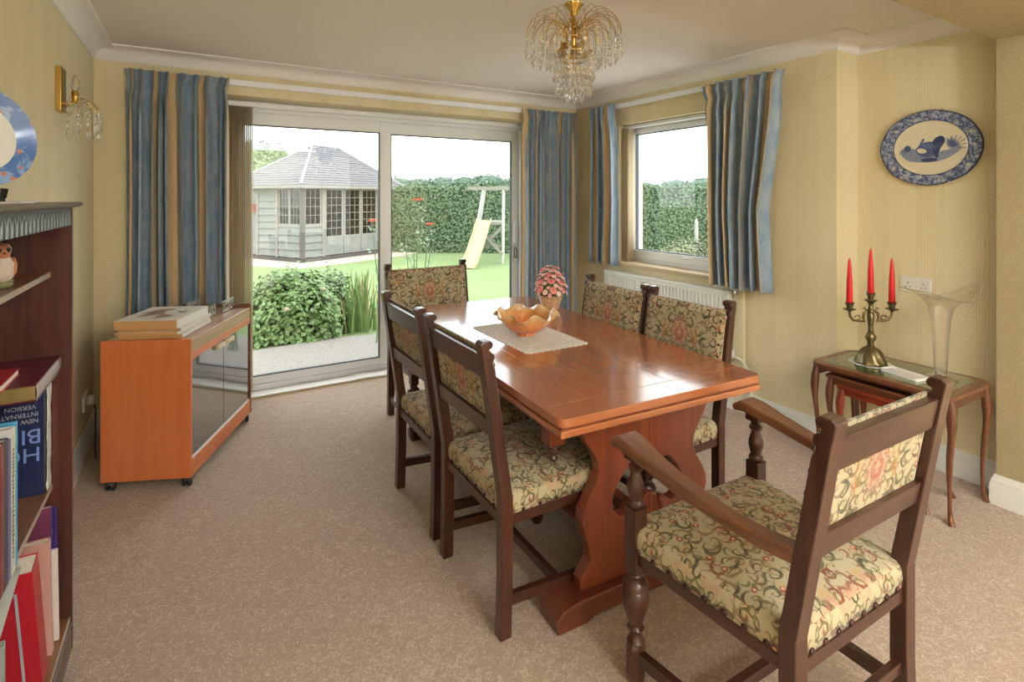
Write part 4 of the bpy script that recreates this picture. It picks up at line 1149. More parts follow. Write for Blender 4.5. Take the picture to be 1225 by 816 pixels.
for k in range(2):
    y0 = .022 + k * (LL / 2 - .022); y1 = y0 + LL / 2 - .025
    d_ = MB().box(-.014, y0 + .002, Z0 + .096, -.008, y1 - .001, Z1 - .107).build('door', 'smoked', tr)
    yy = LL / 2 + (-.11 if k == 0 else .012)
    MB().box(-.008, yy, Z1 - .137, .012, yy + .10, Z1 - .113).build('handle', plain('pale_handle', H(214, 190, 152), .4) if k == 0 else M['pale'], d_, bevel=.003)
    if k == 0: M['pale'] = d_.children[0].data.materials[0]
    MB().box(-DD - .0, y0, Z1 - .068, -.002, y1 + .002, Z1 - .002).build('lid', 'trolley_top', tr, bevel=.003, grain=1)
MB().box(-DD + .02, .03, .36, -.03, LL - .03, .372).build('inner_shelf', plain('dark_shelf', (.05, .05, .05), .5), tr)
for i, (x, y) in enumerate(((-.03, .03), (-DD + .03, .03), (-.03, LL - .03), (-DD + .03, LL - .03))):
    m = MB(); W_ = T(x, y, .024) @ R(PI / 2, 'Y')
    for sg in (-1, 1): m.lathe([(0, -.010), (.016, -.011), (.023, -.006), (.0245, 0), (.023, .006), (.016, .011), (0, .010)], 16, T(x + sg * .013, y, .0245) @ R(.35, 'Z') @ R(PI / 2, 'Y'))
    m.lathe([(.020, .030), (.024, .036), (.020, .048), (.010, .053)], 14, T(x, y, 0)); m.tube([(x - .02, y, .0245), (x + .02, y, .0245)], .005, 8)
    m.build('castor', 'black', tr, smooth=45)
def tw(a, b, z=0):      # trolley-local (depth a >=0 back from front, b along) to world
    c_, s_ = math.cos(-th), math.sin(-th); x, y = -a, b
    return (-.016 + x * c_ - y * s_, 3.085 + x * s_ + y * c_, z)
# stack of boxed place mats
mat_side = plain('cork_edge', H(196, 150, 100), .7, var=.1, scale=60); mat_white = plain('white_card', H(222, 216, 208), .5, var=.03)
mat_top = N('printed_card'); v = mat_top.uv(); nn = mat_top.noise(v, 9, 4, .6); nn2 = mat_top.noise(v, 22, 3, .6)
tcx = mat_top.n('ShaderNodeTexCoord'); dd_ = mat_top.vmath('LENGTH', mat_top.vmath('MULTIPLY', mat_top.vmath('SUBTRACT', tcx.outputs['Generated'], (.5, .5, .5)), (1, 1, 0)))
msk = mat_top.math('MULTIPLY', mat_top.step(nn.outputs[0], .47, .51), mat_top.math('SUBTRACT', 1, mat_top.step(dd_, .3, .42)))
cc = mat_top.mix(nn2.outputs[0], (*H(70, 74, 90), 1), (*H(186, 148, 110), 1)); mat_top.set(col=mat_top.mix(msk, (*H(226, 221, 214), 1), cc), rough=.4)
z = Z1
stack = [(.030, 'cork-edged boxed place mat at the bottom of the stack on the trolley', .008), (.013, 'thin place mat second from the bottom of the stack on the trolley', .000), (.012, 'thin place mat third from the bottom of the stack on the trolley', .006), (.030, 'thick boxed place mat with printed picture lid on top of the stack', -.004)]
stack = [(h_, q[1], q[2]) for h_, q in zip((.020, .016, .014, .044), stack)]
for k, (h, lab, off) in enumerate(stack):
    cx, cy, _ = tw(.215, .20 + off)
    b = empty('place_mat_box', (cx + off, cy, z), -th + [.03, -.02, .01, 0][k], lab, 'place mats', 'place mats stacked on the trolley')
    wd, ln = .145, .175
    MB().box(-wd, -ln, 0, wd, ln, h - .001).build('body', mat_side, b, bevel=.0015)
    MB().box(wd + .0001, -ln + .002, .001, wd + .0012, ln - .002, h - .0015).build('side_label', mat_white, b)
    MB().box(-wd + .001, -ln + .001, h - .001, wd - .001, ln - .001, h + .0004).build('lid', mat_top.m if k == 3 else mat_white, b)
    z += h + .0006
# filigree racks
def rack(b0, label, a=.22):
    x, y, _ = tw(a, b0); t = empty('wire_rack', (x, y, Z1), -th, label, 'rack'); t.scale = (1, 1.1, 1.45)
    for sx in (-.10, .10):
        m = MB(); L = .085
        m.tube([(sx, -L, .004), (sx, L, .004)], .0022, 6); m.tube([(sx, -L, .048), (sx, L, .048)], .0022, 6)
        for e in (-L, L): m.tube([(sx, e, 0), (sx, e, .054)], .0026, 6)
        for k in range(6):
            cy = -L + (k + .5) * 2 * L / 6
            m.tube([(sx, cy + .011 * math.cos(q * PI / 5) * (1 - q * .04), .026 + .016 * math.sin(q * PI / 5) * (1 - q * .04)) for q in range(13)], .0014, 5)
            m.tube([(sx, cy + .013 * math.cos(q * PI / 4), .026 + .020 * math.sin(q * PI / 4)) for q in range(8)], .0012, 5, closed=True)
        m.build('filigree_side', 'chrome', t, smooth=50)
    m = MB()
    for e in (-.075, -.025, .025, .075): m.tube([(-.10, e, .004), (.10, e, .004)], .002, 6)
    m.build('base_wire', 'chrome', t, smooth=50)
rack(.495, 'silver filigree wire warmer rack on the trolley, nearer the place mats')
rack(.69, 'silver filigree wire warmer rack at the far end of the trolley', .19)

# wall socket with cable, left wall
sk = empty('wall_socket', (XL, 3.80, .30), 0, 'white socket with plug low on the left wall behind the trolley', 'socket')
MB().box(0, -.075, -.043, .012, .075, .043).build('face_plate', 'socket', sk, bevel=.003)
MB().box(.012, -.005, -.030, .045, .04, .018).build('plug', 'socket', sk, bevel=.005)
MB().tube([(.038, .015, -.03), (.05, .01, -.06), (.055, -.04, -.14), (.06, -.10, -.24), (.07, -.13, -.292)], .0035, 8).build('cable', 'black', sk, smooth=60)

# ================================================================ nest of tables in the alcove
def cabriole(x, y, ztop, mat, t, dx, dy, s=1.0):
    P = []; rr_ = []; n = 16
    for i in range(n + 1):
        u = i / n; z = ztop * (1 - u)
        b = .011 * math.sin(min(1, u / .45) * PI) if u < .45 else -.008 * math.sin((u - .45) / .55 * PI)
        foot = .012 * max(0, (u - .93) / .07)
        o = b + foot
        P.append((x + dx * o, y + dy * o, z))
        r = .0145 + .006 * math.exp(-((u - .16) / .10) ** 2) - .0065 * min(1, max(0, (u - .2) / .5)) + (.006 * max(0, (u - .90) / .1))
        rr_.append(r * s)
    return MB().tube(P, rr_, 10).build('leg', mat, t, smooth=60, grain=2)
green = N('green_leather'); v = green.obj(); g1 = green.noise(v, 12, 3)
green.set(col=green.mix(g1.outputs[0], (*H(60, 74, 46), 1), (*H(92, 102, 66), 1)), rough=.22, coat=1.0, coatr=.02); greenm = green.m
def nest_table(cx, cy, w, l, h, label, mat, top=True):
    t = empty('nest_table', (cx, cy, 0), 0, label, 'side table')
    c = .05; a, b = w / 2, l / 2
    def outl(k): 
        pts = []
        for sx, sy in ((1, 1), (-1, 1), (-1, -1), (1, -1)):
            p1 = (sx * a, sy * (b - c)); p2 = (sx * (a - c), sy * b)
            seq = [p1, (sx * (a - c * .35), sy * (b - c * .35)), p2]
            if sx * sy < 0: seq = seq[::-1]
            pts += seq
        # gently bowed long sides
        return [(x * k, y * (1 - (1 - k) * w / l)) for x, y in pts]
    if top:
        MB().prism(outl(1), h - .022, h, 'Z').build('top_frame', mat, t, bevel=.006, segs=3, grain=1)
        MB().prism(outl(.80), h, h + .0015, 'Z').build('leather_inset', greenm, t)
        MB().box(-a * .86, -b * .93, h - .070, a * .86, b * .93, h - .022).build('apron', mat, t, bevel=.003, grain=1)
    else:
        MB().box(-a, -b, h - .016, a, b, h).build('top_frame', mat, t, bevel=.004, grain=1)
        for q in (1, -1): MB().box(q * a * .88 - q * .012, -b * .9, h - .05, q * a * .88, b * .9, h - .016).build('apron', mat, t, bevel=.002, grain=1)
    for sx in (-1, 1):
        for sy in (-1, 1): cabriole(sx * (a * .86 - .004), sy * (b * .93 - .004), h - (.022 if top else .016), mat, t, sx * .7, sy * .7)
    return t
o_ = nest_table(3.035, 1.33, .43, .64, .57, 'walnut nest of tables, largest, with green inset top and cabriole legs in the alcove', 'nest_wood')
for ch in o_.children:
    if ch.name.startswith('apron'): bpy.data.objects.remove(ch)
for q in ((-.185, -.298, .50, .185, -.285, .548), (-.185, .285, .50, .185, .298, .548), (.172, -.285, .50, .185, .285, .548)): MB().box(*q).build('apron', 'nest_wood', o_, bevel=.002)
MB().box(-.188, -.285, .532, -.172, .285, .548).build('front_apron', 'nest_wood', o_, bevel=.002, grain=1)
nest_table(2.995, 1.345, .30, .46, .515, 'middle table of the nest, tucked under the largest table', 'nest_wood', False)
nest_table(2.975, 1.365, .26, .30, .475, 'smallest reddish table of the nest, innermost under the others', 'nest_red', False)

# ================================================================ things on the dining table
lace = N('lace'); v = lace.uv(); vo = lace.vor(v, 90); c = lace.ramp(vo.outputs['Distance'], [(0, H(168, 158, 144)), (.35, H(222, 216, 206)), (1, H(234, 230, 222))])
lace.set(col=c, rough=.9); lace.bump(vo.outputs['Distance'], .8, .004)
rn = empty('table_runner', (1.432, 2.262, .7505), math.radians(-1), 'cream lace runner with scalloped edge under the orange bowl', 'mat')
W2, L2 = .165, .275; pts = []
def scal(p0, p1, n, nx, ny):
    out = []
    for k in range(n):
        for i in range(5):
            t = (k + i / 5) / n; b = .011 * math.sin(i / 5 * PI); out.append((p0[0] + (p1[0] - p0[0]) * t + nx * b, p0[1] + (p1[1] - p0[1]) * t + ny * b))
    return out
pts = scal((-W2, -L2), (W2, -L2), 11, 0, -1) + scal((W2, -L2), (W2, L2), 18, 1, 0) + scal((W2, L2), (-W2, L2), 11, 0, 1) + scal((-W2, L2), (-W2, -L2), 18, -1, 0)
MB().prism(pts, 0, .0022, 'Z').build('cloth', lace.m, rn)
MB().box(-W2 + .02, -L2 + .02, .0022, W2 - .02, L2 - .02, .0032).build('woven_centre', lace.m, rn)

bw = empty('carnival_glass_bowl', (1.425, 2.262, .7540), 0, 'orange iridescent glass bowl with ruffled rim on the lace runner', 'bowl')
prof = [(.040, 0), (.046, .004), (.044, .014), (.062, .020), (.090, .034), (.112, .056), (.128, .080), (.142, .098), (.158, .108)]
NB = 96
def bowl_pt(u, v):
    k = v * (len(prof) - 1); i = min(int(k), len(prof) - 2); f = k - i
    r = prof[i][0] * (1 - f) + prof[i + 1][0] * f; z = prof[i][1] * (1 - f) + prof[i + 1][1] * f
    a = 2 * PI * u; e = max(0, (v - .45) / .55) ** 1.6
    ruff = math.sin(8 * a + .6); r2 = r + e * .012 * ruff; z2 = z + e * (-.015 * ruff + .004) + e * .002 * math.sin(48 * a)
    emb = .0022 * math.sin(18 * a) * math.sin(v * 22) * (.2 < v < .9)
    return ((r2 + emb) * math.cos(a), (r2 + emb) * math.sin(a), z2)
m = MB().grid(bowl_pt, NB, 34, closed_u=True)
m.add([(.040 * math.cos(2 * PI * i / NB), .040 * math.sin(2 * PI * i / NB), .008) for i in range(NB)], [tuple(range(NB))])
m.build('bowl', 'carnival', bw, smooth=60, solid=.003)

pk = [plain('pink_petal', H(250, 186, 186), .7, var=.08, scale=60), plain('pale_pink_petal', H(252, 220, 216), .7, var=.06, scale=60), plain('coral_petal', H(244, 152, 148), .7, var=.1, scale=60)]
potm = N('textured_pot'); v = potm.obj(); vn = potm.vor(v, 60); potm.set(col=potm.ramp(vn.outputs['Distance'], [(0, H(168, 120, 90)), (.6, H(214, 176, 138))]), rough=.3, coat=.4); potm.bump(vn.outputs['Distance'], .6, .003)
fp = empty('flower_pot', (1.892, 2.72, .7505), 0, 'tan glazed pot holding pink flowers at the far right of the table', 'pot')
MB().lathe([(.045, 0), (.050, .004), (.058, .03), (.068, .062), (.074, .082), (.077, .09), (.072, .09), (.066, .075), (.0, .07)], 28).build('pot', potm.m, fp, smooth=50)
MB().lathe([(.066, .076), (0, .080)], 20).build('soil', plain('soil', H(60, 44, 34), .9), fp)
fa = empty('flower_arrangement', (1.892, 2.72, .832), 0, 'mound of pink and coral flowers with leaves in the tan pot', 'flowers')
rr = random.Random(3); gl = plain('flower_leaf', H(112, 140, 76), .6, var=.2, scale=30)
m = MB()
flw = []
for k in range(76):
    a = k * 2.39996; h = 1 - (k + .5) / 76; b = math.asin(min(1, h)); rx = .088 * (1 + .15 * rr.uniform(-1, 1)); hz = .165 * (1 + .1 * rr.uniform(-1, 1))
    flw.append((rx * math.cos(b) * math.cos(a), rx * math.cos(b) * math.sin(a), .015 + hz * math.sin(b)))
for p in flw: m.tube([(p[0] * .15, p[1] * .15, .002), (p[0] * .6, p[1] * .6, p[2] * .6), p], .0012, 5)
m.build('stems', gl, fa, kind='stuff')
protos = []
for q in range(3):
    m = MB(); r = .013 + .003 * q
    for ring, (n_, rad, tilt) in enumerate([(6, 1.0, .2), (5, .65, .8)]):
        for k in range(n_):
            a = 2 * PI * k / n_ + ring
            m.grid(lambda u, v: (r * rad * v * math.cos(tilt) * math.cos(a + (u - .5) * 1.1), r * rad * v * math.cos(tilt) * math.sin(a + (u - .5) * 1.1), r * rad * v * math.sin(tilt) + .002 * math.sin(v * 3)), 4, 3)
    protos.append(m)
meshes = []
for q, pm_ in enumerate(protos):
    o = pm_.build('flower', pk[q], fa, smooth=70); o.location = flw[q]; o.rotation_euler = Vector(flw[q]).to_track_quat('Z', 'Y').to_euler(); meshes.append(o.data)
for k, p in enumerate(flw[3:]):
    o = bpy.data.objects.new('flower', meshes[k % 3]); C.objects.link(o); o.parent = fa; o.location = p
    o.rotation_euler = Vector((p[0], p[1], p[2] - .03 + .04)).to_track_quat('Z', 'Y').to_euler(); s_ = rr.uniform(.9, 1.3); o.scale = (s_,) * 3
m = MB(); pl = []
for _ in range(200):
    a = rr.uniform(0, 2 * PI); b = math.asin(rr.uniform(0, 1)); k = rr.uniform(.7, 1.05); pl.append(((.085 * k * math.cos(b) * math.cos(a), .085 * k * math.cos(b) * math.sin(a), .005 + .15 * k * math.sin(b)), (math.cos(a) * math.cos(b), math.sin(a) * math.cos(b), math.sin(b))))
leafcards(m, pl, .03, rr, .2, .5); m.build('leaves', gl, fa, kind='stuff')

# ================================================================ chandelier
CX_, CY_ = 1.40, 1.84; zc = 2.262
ch = empty('chandelier', (CX_, CY_, 0), 0, 'brass waterfall chandelier hung with clear crystal strings', 'chandelier')
MB().lathe([(.0, 2.352), (.045, 2.356), (.05, 2.362), (.05, 2.37), (0, 2.37)], 20).build('ceiling_rose', 'brass', ch, smooth=50)
MB().tube([(0, 0, 2.355), (0, 0, zc + .01)], .004, 8).build('cord', 'stud', ch, smooth=50)
MB().lathe([(.010, zc - .045), (.012, zc - .040), (.018, zc - .025), (.030, zc - .008), (.039, zc + .004), (.040, zc + .008), (.030, zc + .010), (.008, zc + .012)], 32, rfun=lambda a, k: 1 + .05 * math.cos(16 * a)).build('top_cup', 'brass', ch, smooth=50)
MB().lathe([(.006, 2.08), (.010, 2.09), (.010, 2.10), (.014, 2.11), (.012, 2.14), (.015, 2.17), (.014, 2.195), (.009, 2.205), (.007, 2.216)], 20).build('stem', 'brass', ch, smooth=50)
MB().lathe([(.006, 2.05), (.075, 2.055), (.080, 2.062), (.075, 2.068), (.012, 2.075), (.010, 2.09)], 32).build('lamp_plate', 'brass', ch, smooth=50)
for k in range(4):
    a = k * PI / 2 + .5; m = MB(); m.lathe([(.012, 2.062), (.013, 2.068), (.013, 2.108), (.010, 2.110)], 14, T(.048 * math.cos(a), .048 * math.sin(a), 0)); lh = m.build('lamp_holder', 'brass', ch, smooth=50)
    m = MB(); m.lathe([(.008, 2.108), (.014, 2.120), (.016, 2.134), (.012, 2.150), (.004, 2.166), (0, 2.170)], 14, T(.048 * math.cos(a), .048 * math.sin(a), 0)); m.build('bulb', 'clear_glass', lh, smooth=50)
# rings that carry the wires
def ringobj(r, z, name='ring', tr=.0035): return MB().tube([(r * math.cos(2 * PI * i / 48), r * math.sin(2 * PI * i / 48), z) for i in range(48)], tr, 6, closed=True).build(name, 'brass', ch, smooth=60)
ringobj(.026, 2.165); ringobj(.030, 2.128); ringobj(.085, 2.055); ringobj(.060, 2.03)
def octa(m, x, z, r, h, mtx):
    m.add([(x + r, 0, z), (x, r, z), (x - r, 0, z), (x, -r, z), (x, 0, z + h), (x, 0, z - h)], [(0, 1, 4), (1, 2, 4), (2, 3, 4), (3, 0, 4), (1, 0, 5), (2, 1, 5), (3, 2, 5), (0, 3, 5)], mtx)
def strand_mesh(n, pitch, r, drop):
    m = MB(); I = Matrix.Identity(4)
    for k in range(n): octa(m, 0, -pitch * (k + .5), r, pitch * .46, I)
    z = -pitch * n
    m.lathe([(0, z - drop), (r * .7, z - drop * .75), (r * 1.35, z - drop * .45), (r * 1.1, z - drop * .2), (r * .3, z)], 6)
    o = m.build('crystal_string', 'crystal', None); me = o.data; bpy.data.objects.remove(o); return me
S_out = strand_mesh(3, .016, .0055, .042); S_mid = strand_mesh(5, .0145, .0055, .040); S_in = strand_mesh(6, .013, .006, .042); S_low = strand_mesh(4, .014, .0065, .046)
def hang(me, x, y, z, par=ch, sc1=1.0):
    o = bpy.data.objects.new('crystal_string', me); C.objects.link(o); o.parent = par; o.location = (x, y, z); o.rotation_euler = (0, 0, rr.uniform(0, 3)); return o
def tier(n, r0, z0, r1, ztop, z1, me, ph=0, second=None):
    for k in range(n):
        a = 2 * PI * k / n + ph; c, s = math.cos(a), math.sin(a); P = []
        for i in range(13):
            t = i / 12; 
            # rise from the ring then fall outward
            x = r0 + (r1 - r0) * (1 - (1 - t) ** 1.5) ** .9 if t > 0 else r0
            z = z0 + (ztop - z0) * math.sin(min(1, t / .38) * PI / 2) if t < .38 else z1 + (ztop - z1) * math.cos((t - .38) / .62 * PI / 2) ** .8 if t < 1 else z1
            P.append((x * c, x * s, z))
        MB().tube(P, .0014, 5).build('wire_arm', 'brass', ch, smooth=60)
        hang(me, P[-1][0], P[-1][1], P[-1][2])
tier(22, .026, 2.165, .205, 2.225, 2.125, S_out)
tier(18, .030, 2.130, .150, 2.178, 2.112, S_mid, .1)
tier(18, .028, 2.150, .180, 2.205, 2.120, S_mid, .15)
tier(14, .030, 2.120, .105, 2.150, 2.098, S_mid, .2)
for k in range(26): a = 2 * PI * k / 26; hang(S_in, .085 * math.cos(a), .085 * math.sin(a), 2.052)
for k in range(14): a = 2 * PI * k / 14; hang(S_in, .060 * math.cos(a), .060 * math.sin(a), 2.028)
ringobj(.075, 1.975, tr=.002); ringobj(.04, 1.965, tr=.002)
for k in range(14): a = 2 * PI * k / 14 + .1; hang(S_low, .075 * math.cos(a), .075 * math.sin(a), 1.972)
for k in range(8): a = 2 * PI * k / 8; hang(S_low, .040 * math.cos(a), .040 * math.sin(a), 1.945)
m = MB(); m.tube([(0, 0, 2.05), (0, 0, 1.9)], .0012, 5); m.build('centre_wire', 'brass', ch)
hang(strand_mesh(1, .02, .013, .075), 0, 0, 1.935)

# ================================================================ wall sconce on the left wall
ws = empty('wall_sconce', (XL, 3.12, 1.925), 0, 'brass wall light with candle bulb and crystal drops on the left wall', 'wall light')
MB().box(0, -.055, -.10, .022, .055, .10).build('back_plate', 'brass', ws, bevel=.004)
MB().tube([(.022, 0, -.06), (.045, 0, -.068), (.062, 0, -.05)], .006, 8).build('arm', 'brass', ws, smooth=60)
hb = MB().lathe([(.010, -.055), (.014, -.05), (.014, -.005), (.011, 0)], 14, T(.062, 0, 0)).build('lamp_holder', 'brass', ws, smooth=50)
MB().lathe([(.009, 0), (.016, .016), (.018, .034), (.012, .056), (.004, .072), (0, .076)], 14, T(.062, 0, 0)).build('bulb', 'clear_glass', hb, smooth=50)
for k in range(9):
    a = -PI / 2 + PI * k / 8; r = .10; c, s = math.cos(a), math.sin(a)
    P = [(.055 + c * r * t, s * r * 1.25 * t, -.055 + .035 * math.sin(t * PI) - .03 * t) for t in [i / 8 for i in range(9)]]
    MB().tube(P, .0012, 5).build('wire_arm', 'brass', ws, smooth=60)
    o = bpy.data.objects.new('crystal_string', S_out if k % 2 else S_mid); C.objects.link(o); o.parent = ws; o.location = P[-1]; o.scale = (1.35,) * 3
    if k % 2 == 0:
        o = bpy.data.objects.new('crystal_string', S_out); C.objects.link(o); o.parent = ws; o.location = P[4]

# ================================================================ oval turkey platter on the alcove wall
pl_ = empty('wall_platter', (XA - .004, 1.318, 1.704), 0, 'blue and white oval platter with a printed turkey hung on the alcove wall', 'plate')
# local: y' = -y world is to the right in view; build in (a right, z up) with x toward the room negative
pw, phh = .232, .200
rim = N('blue_transfer_rim'); v = rim.obj(); a1 = rim.noise(v, 55, 4, .65, .8); a2 = rim.vor(v, 26)
f = rim.step(a1.outputs[0], .46, .56); c = rim.mix(f, (*H(72, 86, 128), 1), (*H(162, 170, 188), 1))
c = rim.mix(rim.math('SUBTRACT', 1, rim.step(a2.outputs['Distance'], .16, .28)), c, (*H(196, 190, 170), 1)); rim.set(col=c, rough=.15, coat=.6)
cream = plain('cream_glaze', H(226, 216, 190), .15, var=.03, coat=.6)
blue1 = plain('blue_print', H(82, 96, 138), .2, var=.25, scale=120, coat=.5); blue2 = plain('light_blue_print', H(138, 148, 172), .2, var=.2, scale=120, coat=.5); blue3 = plain('dark_blue_print', H(48, 60, 104), .2, var=.2, scale=90, coat=.5)
def platter(parent, pw, phh, wob=.005):
    # rows: (scale, x toward room)
    def row(k, x, w_=0): return [(x, pw * k * math.cos(t) * (1 + w_ * math.cos(8 * t)), phh * k * math.sin(t) * (1 + w_ * math.cos(8 * t))) for t in [2 * PI * i / 96 for i in range(96)]]
    def ann(rows):
        m = MB(); vs = [p for r_ in rows for p in r_]; fs = []
        for k in range(len(rows) - 1):
            for i in range(96):
                j = (i + 1) % 96; fs.append((k * 96 + i, k * 96 + j, (k + 1) * 96 + j, (k + 1) * 96 + i))
        return m.add(vs, fs)
    ann([row(1, -.022, wob), row(.97, -.025, wob), row(.85, -.020), row(.74, -.013)]).build('rim', rim.m, parent, smooth=60)
    ann([row(1.005, -.0215, wob), row(.995, -.026, wob), row(.975, -.0255, wob)]).build('rim_edge', blue3, parent, smooth=60)
    ann([row(.74, -.013), row(.72, -.013)]).build('inner_line', blue3, parent)
    m = ann([row(.72, -.013), row(.69, -.011), row(.66, -.009)]); m.add(row(.66, -.009), [tuple(range(96))]); m.build('well', cream, parent, smooth=60)
    m = ann([row(1, -.022, wob), row(.85, -.010), row(.62, -.002)]); m.add(row(.62, -.002), [tuple(range(96))]); m.build('back', cream, parent, smooth=60)
platter(pl_, pw, phh)
def flat(parent, pts, mat, name='print', x=-.0100, t=.0005):
    # pts in (right, up) metres
    if len(pts) > 4:
        for _ in range(2):
            q_ = []
            for i in range(len(pts)):
                (a0, b0), (a1, b1) = pts[i], pts[(i + 1) % len(pts)]
                q_ += [(a0 * .75 + a1 * .25, b0 * .75 + b1 * .25), (a0 * .25 + a1 * .75, b0 * .25 + b1 * .75)]
            pts = q_
    p = [(-a, b) for a, b in pts]
    return MB().prism(p, x - t, x, 'X').build(name, mat, parent)
k_ = pw / 480      # drawing units: platter half width 480
D = lambda L: [((a - 585) * k_, (415 - b) * k_) for a, b in L]
flat(pl_, D([(290, 440), (330, 405), (440, 415), (540, 455), (700, 470), (860, 400), (880, 440), (790, 520), (660, 575), (470, 575), (350, 545)]), blue2, 'ground_print')
flat(pl_, D([(450, 430), (480, 385), (530, 350), (610, 345), (650, 380), (690, 420), (670, 480), (600, 520), (520, 515), (465, 480)]), blue1, 'turkey_body_print', -.0106)
flat(pl_, D([(610, 350), (650, 300), (700, 288), (728, 320), (725, 370), (690, 420), (668, 450), (670, 535), (640, 530), (620, 470), (615, 400)]), blue3, 'turkey_tail_print', -.0112)
flat(pl_, D([(470, 420), (520, 415), (560, 440), (555, 470), (500, 475), (465, 450)]), cream, 'turkey_breast_print', -.0118)
flat(pl_, D([(480, 400), (495, 360), (510, 330), (520, 310), (538, 312), (536, 330), (520, 350), (512, 385), (500, 410)]), blue1, 'turkey_neck_print', -.0112)
flat(pl_, D([(340, 400), (360, 375), (395, 378), (410, 410), (400, 440), (360, 450), (335, 430)]), blue1, 'foliage_print', -.0106)
flat(pl_, D([(500, 530), (640, 525), (670, 560), (590, 572), (510, 565)]), blue3, 'ground_shadow_print', -.0106)
for k, (a, b, L, an) in enumerate([(790, 380, 95, 1.1), (800, 385, 100, .75), (810, 395, 110, .45), (820, 405, 100, .15), (825, 420, 85, -.2), (780, 380, 80, 1.5), (770, 390, 70, 1.9)]):
    c0, s0 = math.cos(an), math.sin(an); flat(pl_, D([(a, b), (a + L * c0 - 4 * s0, b - L * s0 - 4 * c0), (a + L * c0 + 4 * s0, b - L * s0 + 4 * c0)]), blue1, 'leaf_print', -.0108)
flat(pl_, D([(745, 340), (790, 320), (830, 350), (860, 385), (850, 430), (800, 440), (750, 420), (735, 380)]), blue2, 'bush_print', -.0103)
flat(pl_, D([(755, 355), (790, 345), (820, 370), (845, 400), (830, 420), (790, 425), (760, 400)]), blue1, 'bush_print', -.0108)
rq = random.Random(8)
for k in range(26):      # feather strokes on the back and tail, tufts of grass along the ground
    if k < 9: a, b, L, an, mt_, xx = 520 + k * 14, 372 + (k % 3) * 16, 42, -.5 - .08 * k, blue2, -.0116
    elif k < 15: a, b, L, an, mt_, xx = 628 + (k - 9) * 14, 430 - (k - 9) * 4, 90 - (k - 9) * 4, 1.25 - (k - 9) * .02, blue1, -.0118
    else: a, b, L, an, mt_, xx = 300 + (k - 15) * 50, 520 + rq.uniform(-20, 30) - abs(k - 20) * 8, 44, 1.2 + rq.uniform(-.5, .6), blue1, -.0108
    c0, s0 = math.cos(an), math.sin(an); flat(pl_, D([(a - 4 * s0, b - 4 * c0), (a + L * c0, b - L * s0), (a + 4 * s0, b + 4 * c0)]), mt_, 'stroke_print', xx)
m = MB()
for a, b in ((-.06, .198), (.075, .192), (-.09, -.186), (.06, -.196)): m.tube([(-.004, a, b * 1.01), (-.03, a, b * 1.005), (-.03, a, b * .96)], .0016, 6)
m.build('hanger_clips', 'chrome', pl_)

# double wall socket in the alcove
s2_ = empty('double_socket', (XA, 1.385, .962), 0, 'white double wall socket behind the glass vase in the alcove', 'socket')
MB().box(-.011, -.073, -.043, 0, .073, .043).build('face_plate', 'socket', s2_, bevel=.003)
for sy in (-.036, .036):
    MB().box(-.0135, sy - .016, .010, -.011, sy - .006, .030).build('switch', 'socket', s2_, bevel=.001)
    m = MB(); m.box(-.0118, sy - .002, .002, -.0108, sy + .002, .012); m.box(-.0118, sy - .014, -.016, -.0108, sy - .006, -.012); m.box(-.0118, sy + .006, -.016, -.0108, sy + .014, -.012); m.build('pin_holes', 'hole', s2_)

# ================================================================ things on the nest of tables
NZ = .5717
dm = N('white_doily'); v = dm.uv(); vo = dm.vor(v, 110); dm.set(col=dm.ramp(vo.outputs['Distance'], [(0, H(170, 170, 160)), (.4, H(226, 226, 220))]), rough=.9)
pts = [((.085 + .006 * abs(math.sin(8 * a))) * math.cos(a), (.085 + .006 * abs(math.sin(8 * a))) * math.sin(a) * 1.15) for a in [2 * PI * i / 96 for i in range(96)]]
do = MB().prism(pts, 0, .002, 'Z').build('doily', dm.m); do.location = (3.045, 1.45, NZ); tag(do, 'white lace doily under the candelabra on the green table top', 'doily')
cb = empty('candelabra', (3.035, 1.445, NZ + .0022), math.radians(-30.7), 'antique brass three-arm candelabra with embossed base on the alcove table', 'candelabra')
MB().lathe([(.050, 0), (.053, .004), (.052, .010), (.046, .018), (.043, .030), (.036, .044), (.026, .056), (.014, .064), (.009, .070)], 40, rfun=lambda a, k: 1 + .06 * math.cos(8 * a + 6 * k)).build('base', 'old_brass', cb, smooth=60)
MB().lathe([(.008, .068), (.012, .075), (.010, .080), (.017, .092), (.019, .100), (.013, .112), (.008, .118), (.010, .122), (.008, .128), (.009, .145), (.012, .170), (.013, .186), (.009, .192), (.017, .196), (.017, .200), (.009, .205), (.007, .222), (.013, .232), (.020, .237), (.022, .240), (.010, .242), (.010, .250), (.014, .262), (.017, .266), (.013, .266), (.013, .256), (0, .256)], 24, rfun=lambda a, k: 1 + .03 * math.cos(6 * a)).build('stem', 'old_brass', cb, smooth=60)
for sg in (-1, 1):
    m = MB(); P = [(sg * .010, 0, .198), (sg * .026, 0, .190), (sg * .030, 0, .170), (sg * .022, 0, .158), (sg * .040, 0, .160), (sg * .066, 0, .163), (sg * .078, 0, .178), (sg * .080, 0, .198)]
    m.tube(P, [.004, .005, .004, .0035, .005, .005, .0045, .004], 8)
    m.tube([(sg * (.050 + .011 * math.cos(q)), 0, .172 + .009 * math.sin(q)) for q in [i * .6 for i in range(9)]], .0028, 6)
    m.tube([(sg * .018, 0, .196), (sg * .022, 0, .212), (sg * .030, 0, .205)], .003, 6)
    m.build('arm', 'old_brass', cb, smooth=60)
    MB().lathe([(.004, .194), (.010, .200), (.022, .204), (.023, .206), (.010, .208), (.010, .216), (.014, .226), (.017, .230), (.013, .230), (.013, .220), (0, .220)], 20, T(sg * .080, 0, 0)).build('drip_cup', 'old_brass', cb, smooth=60)
cb.scale = (1.38,) * 3
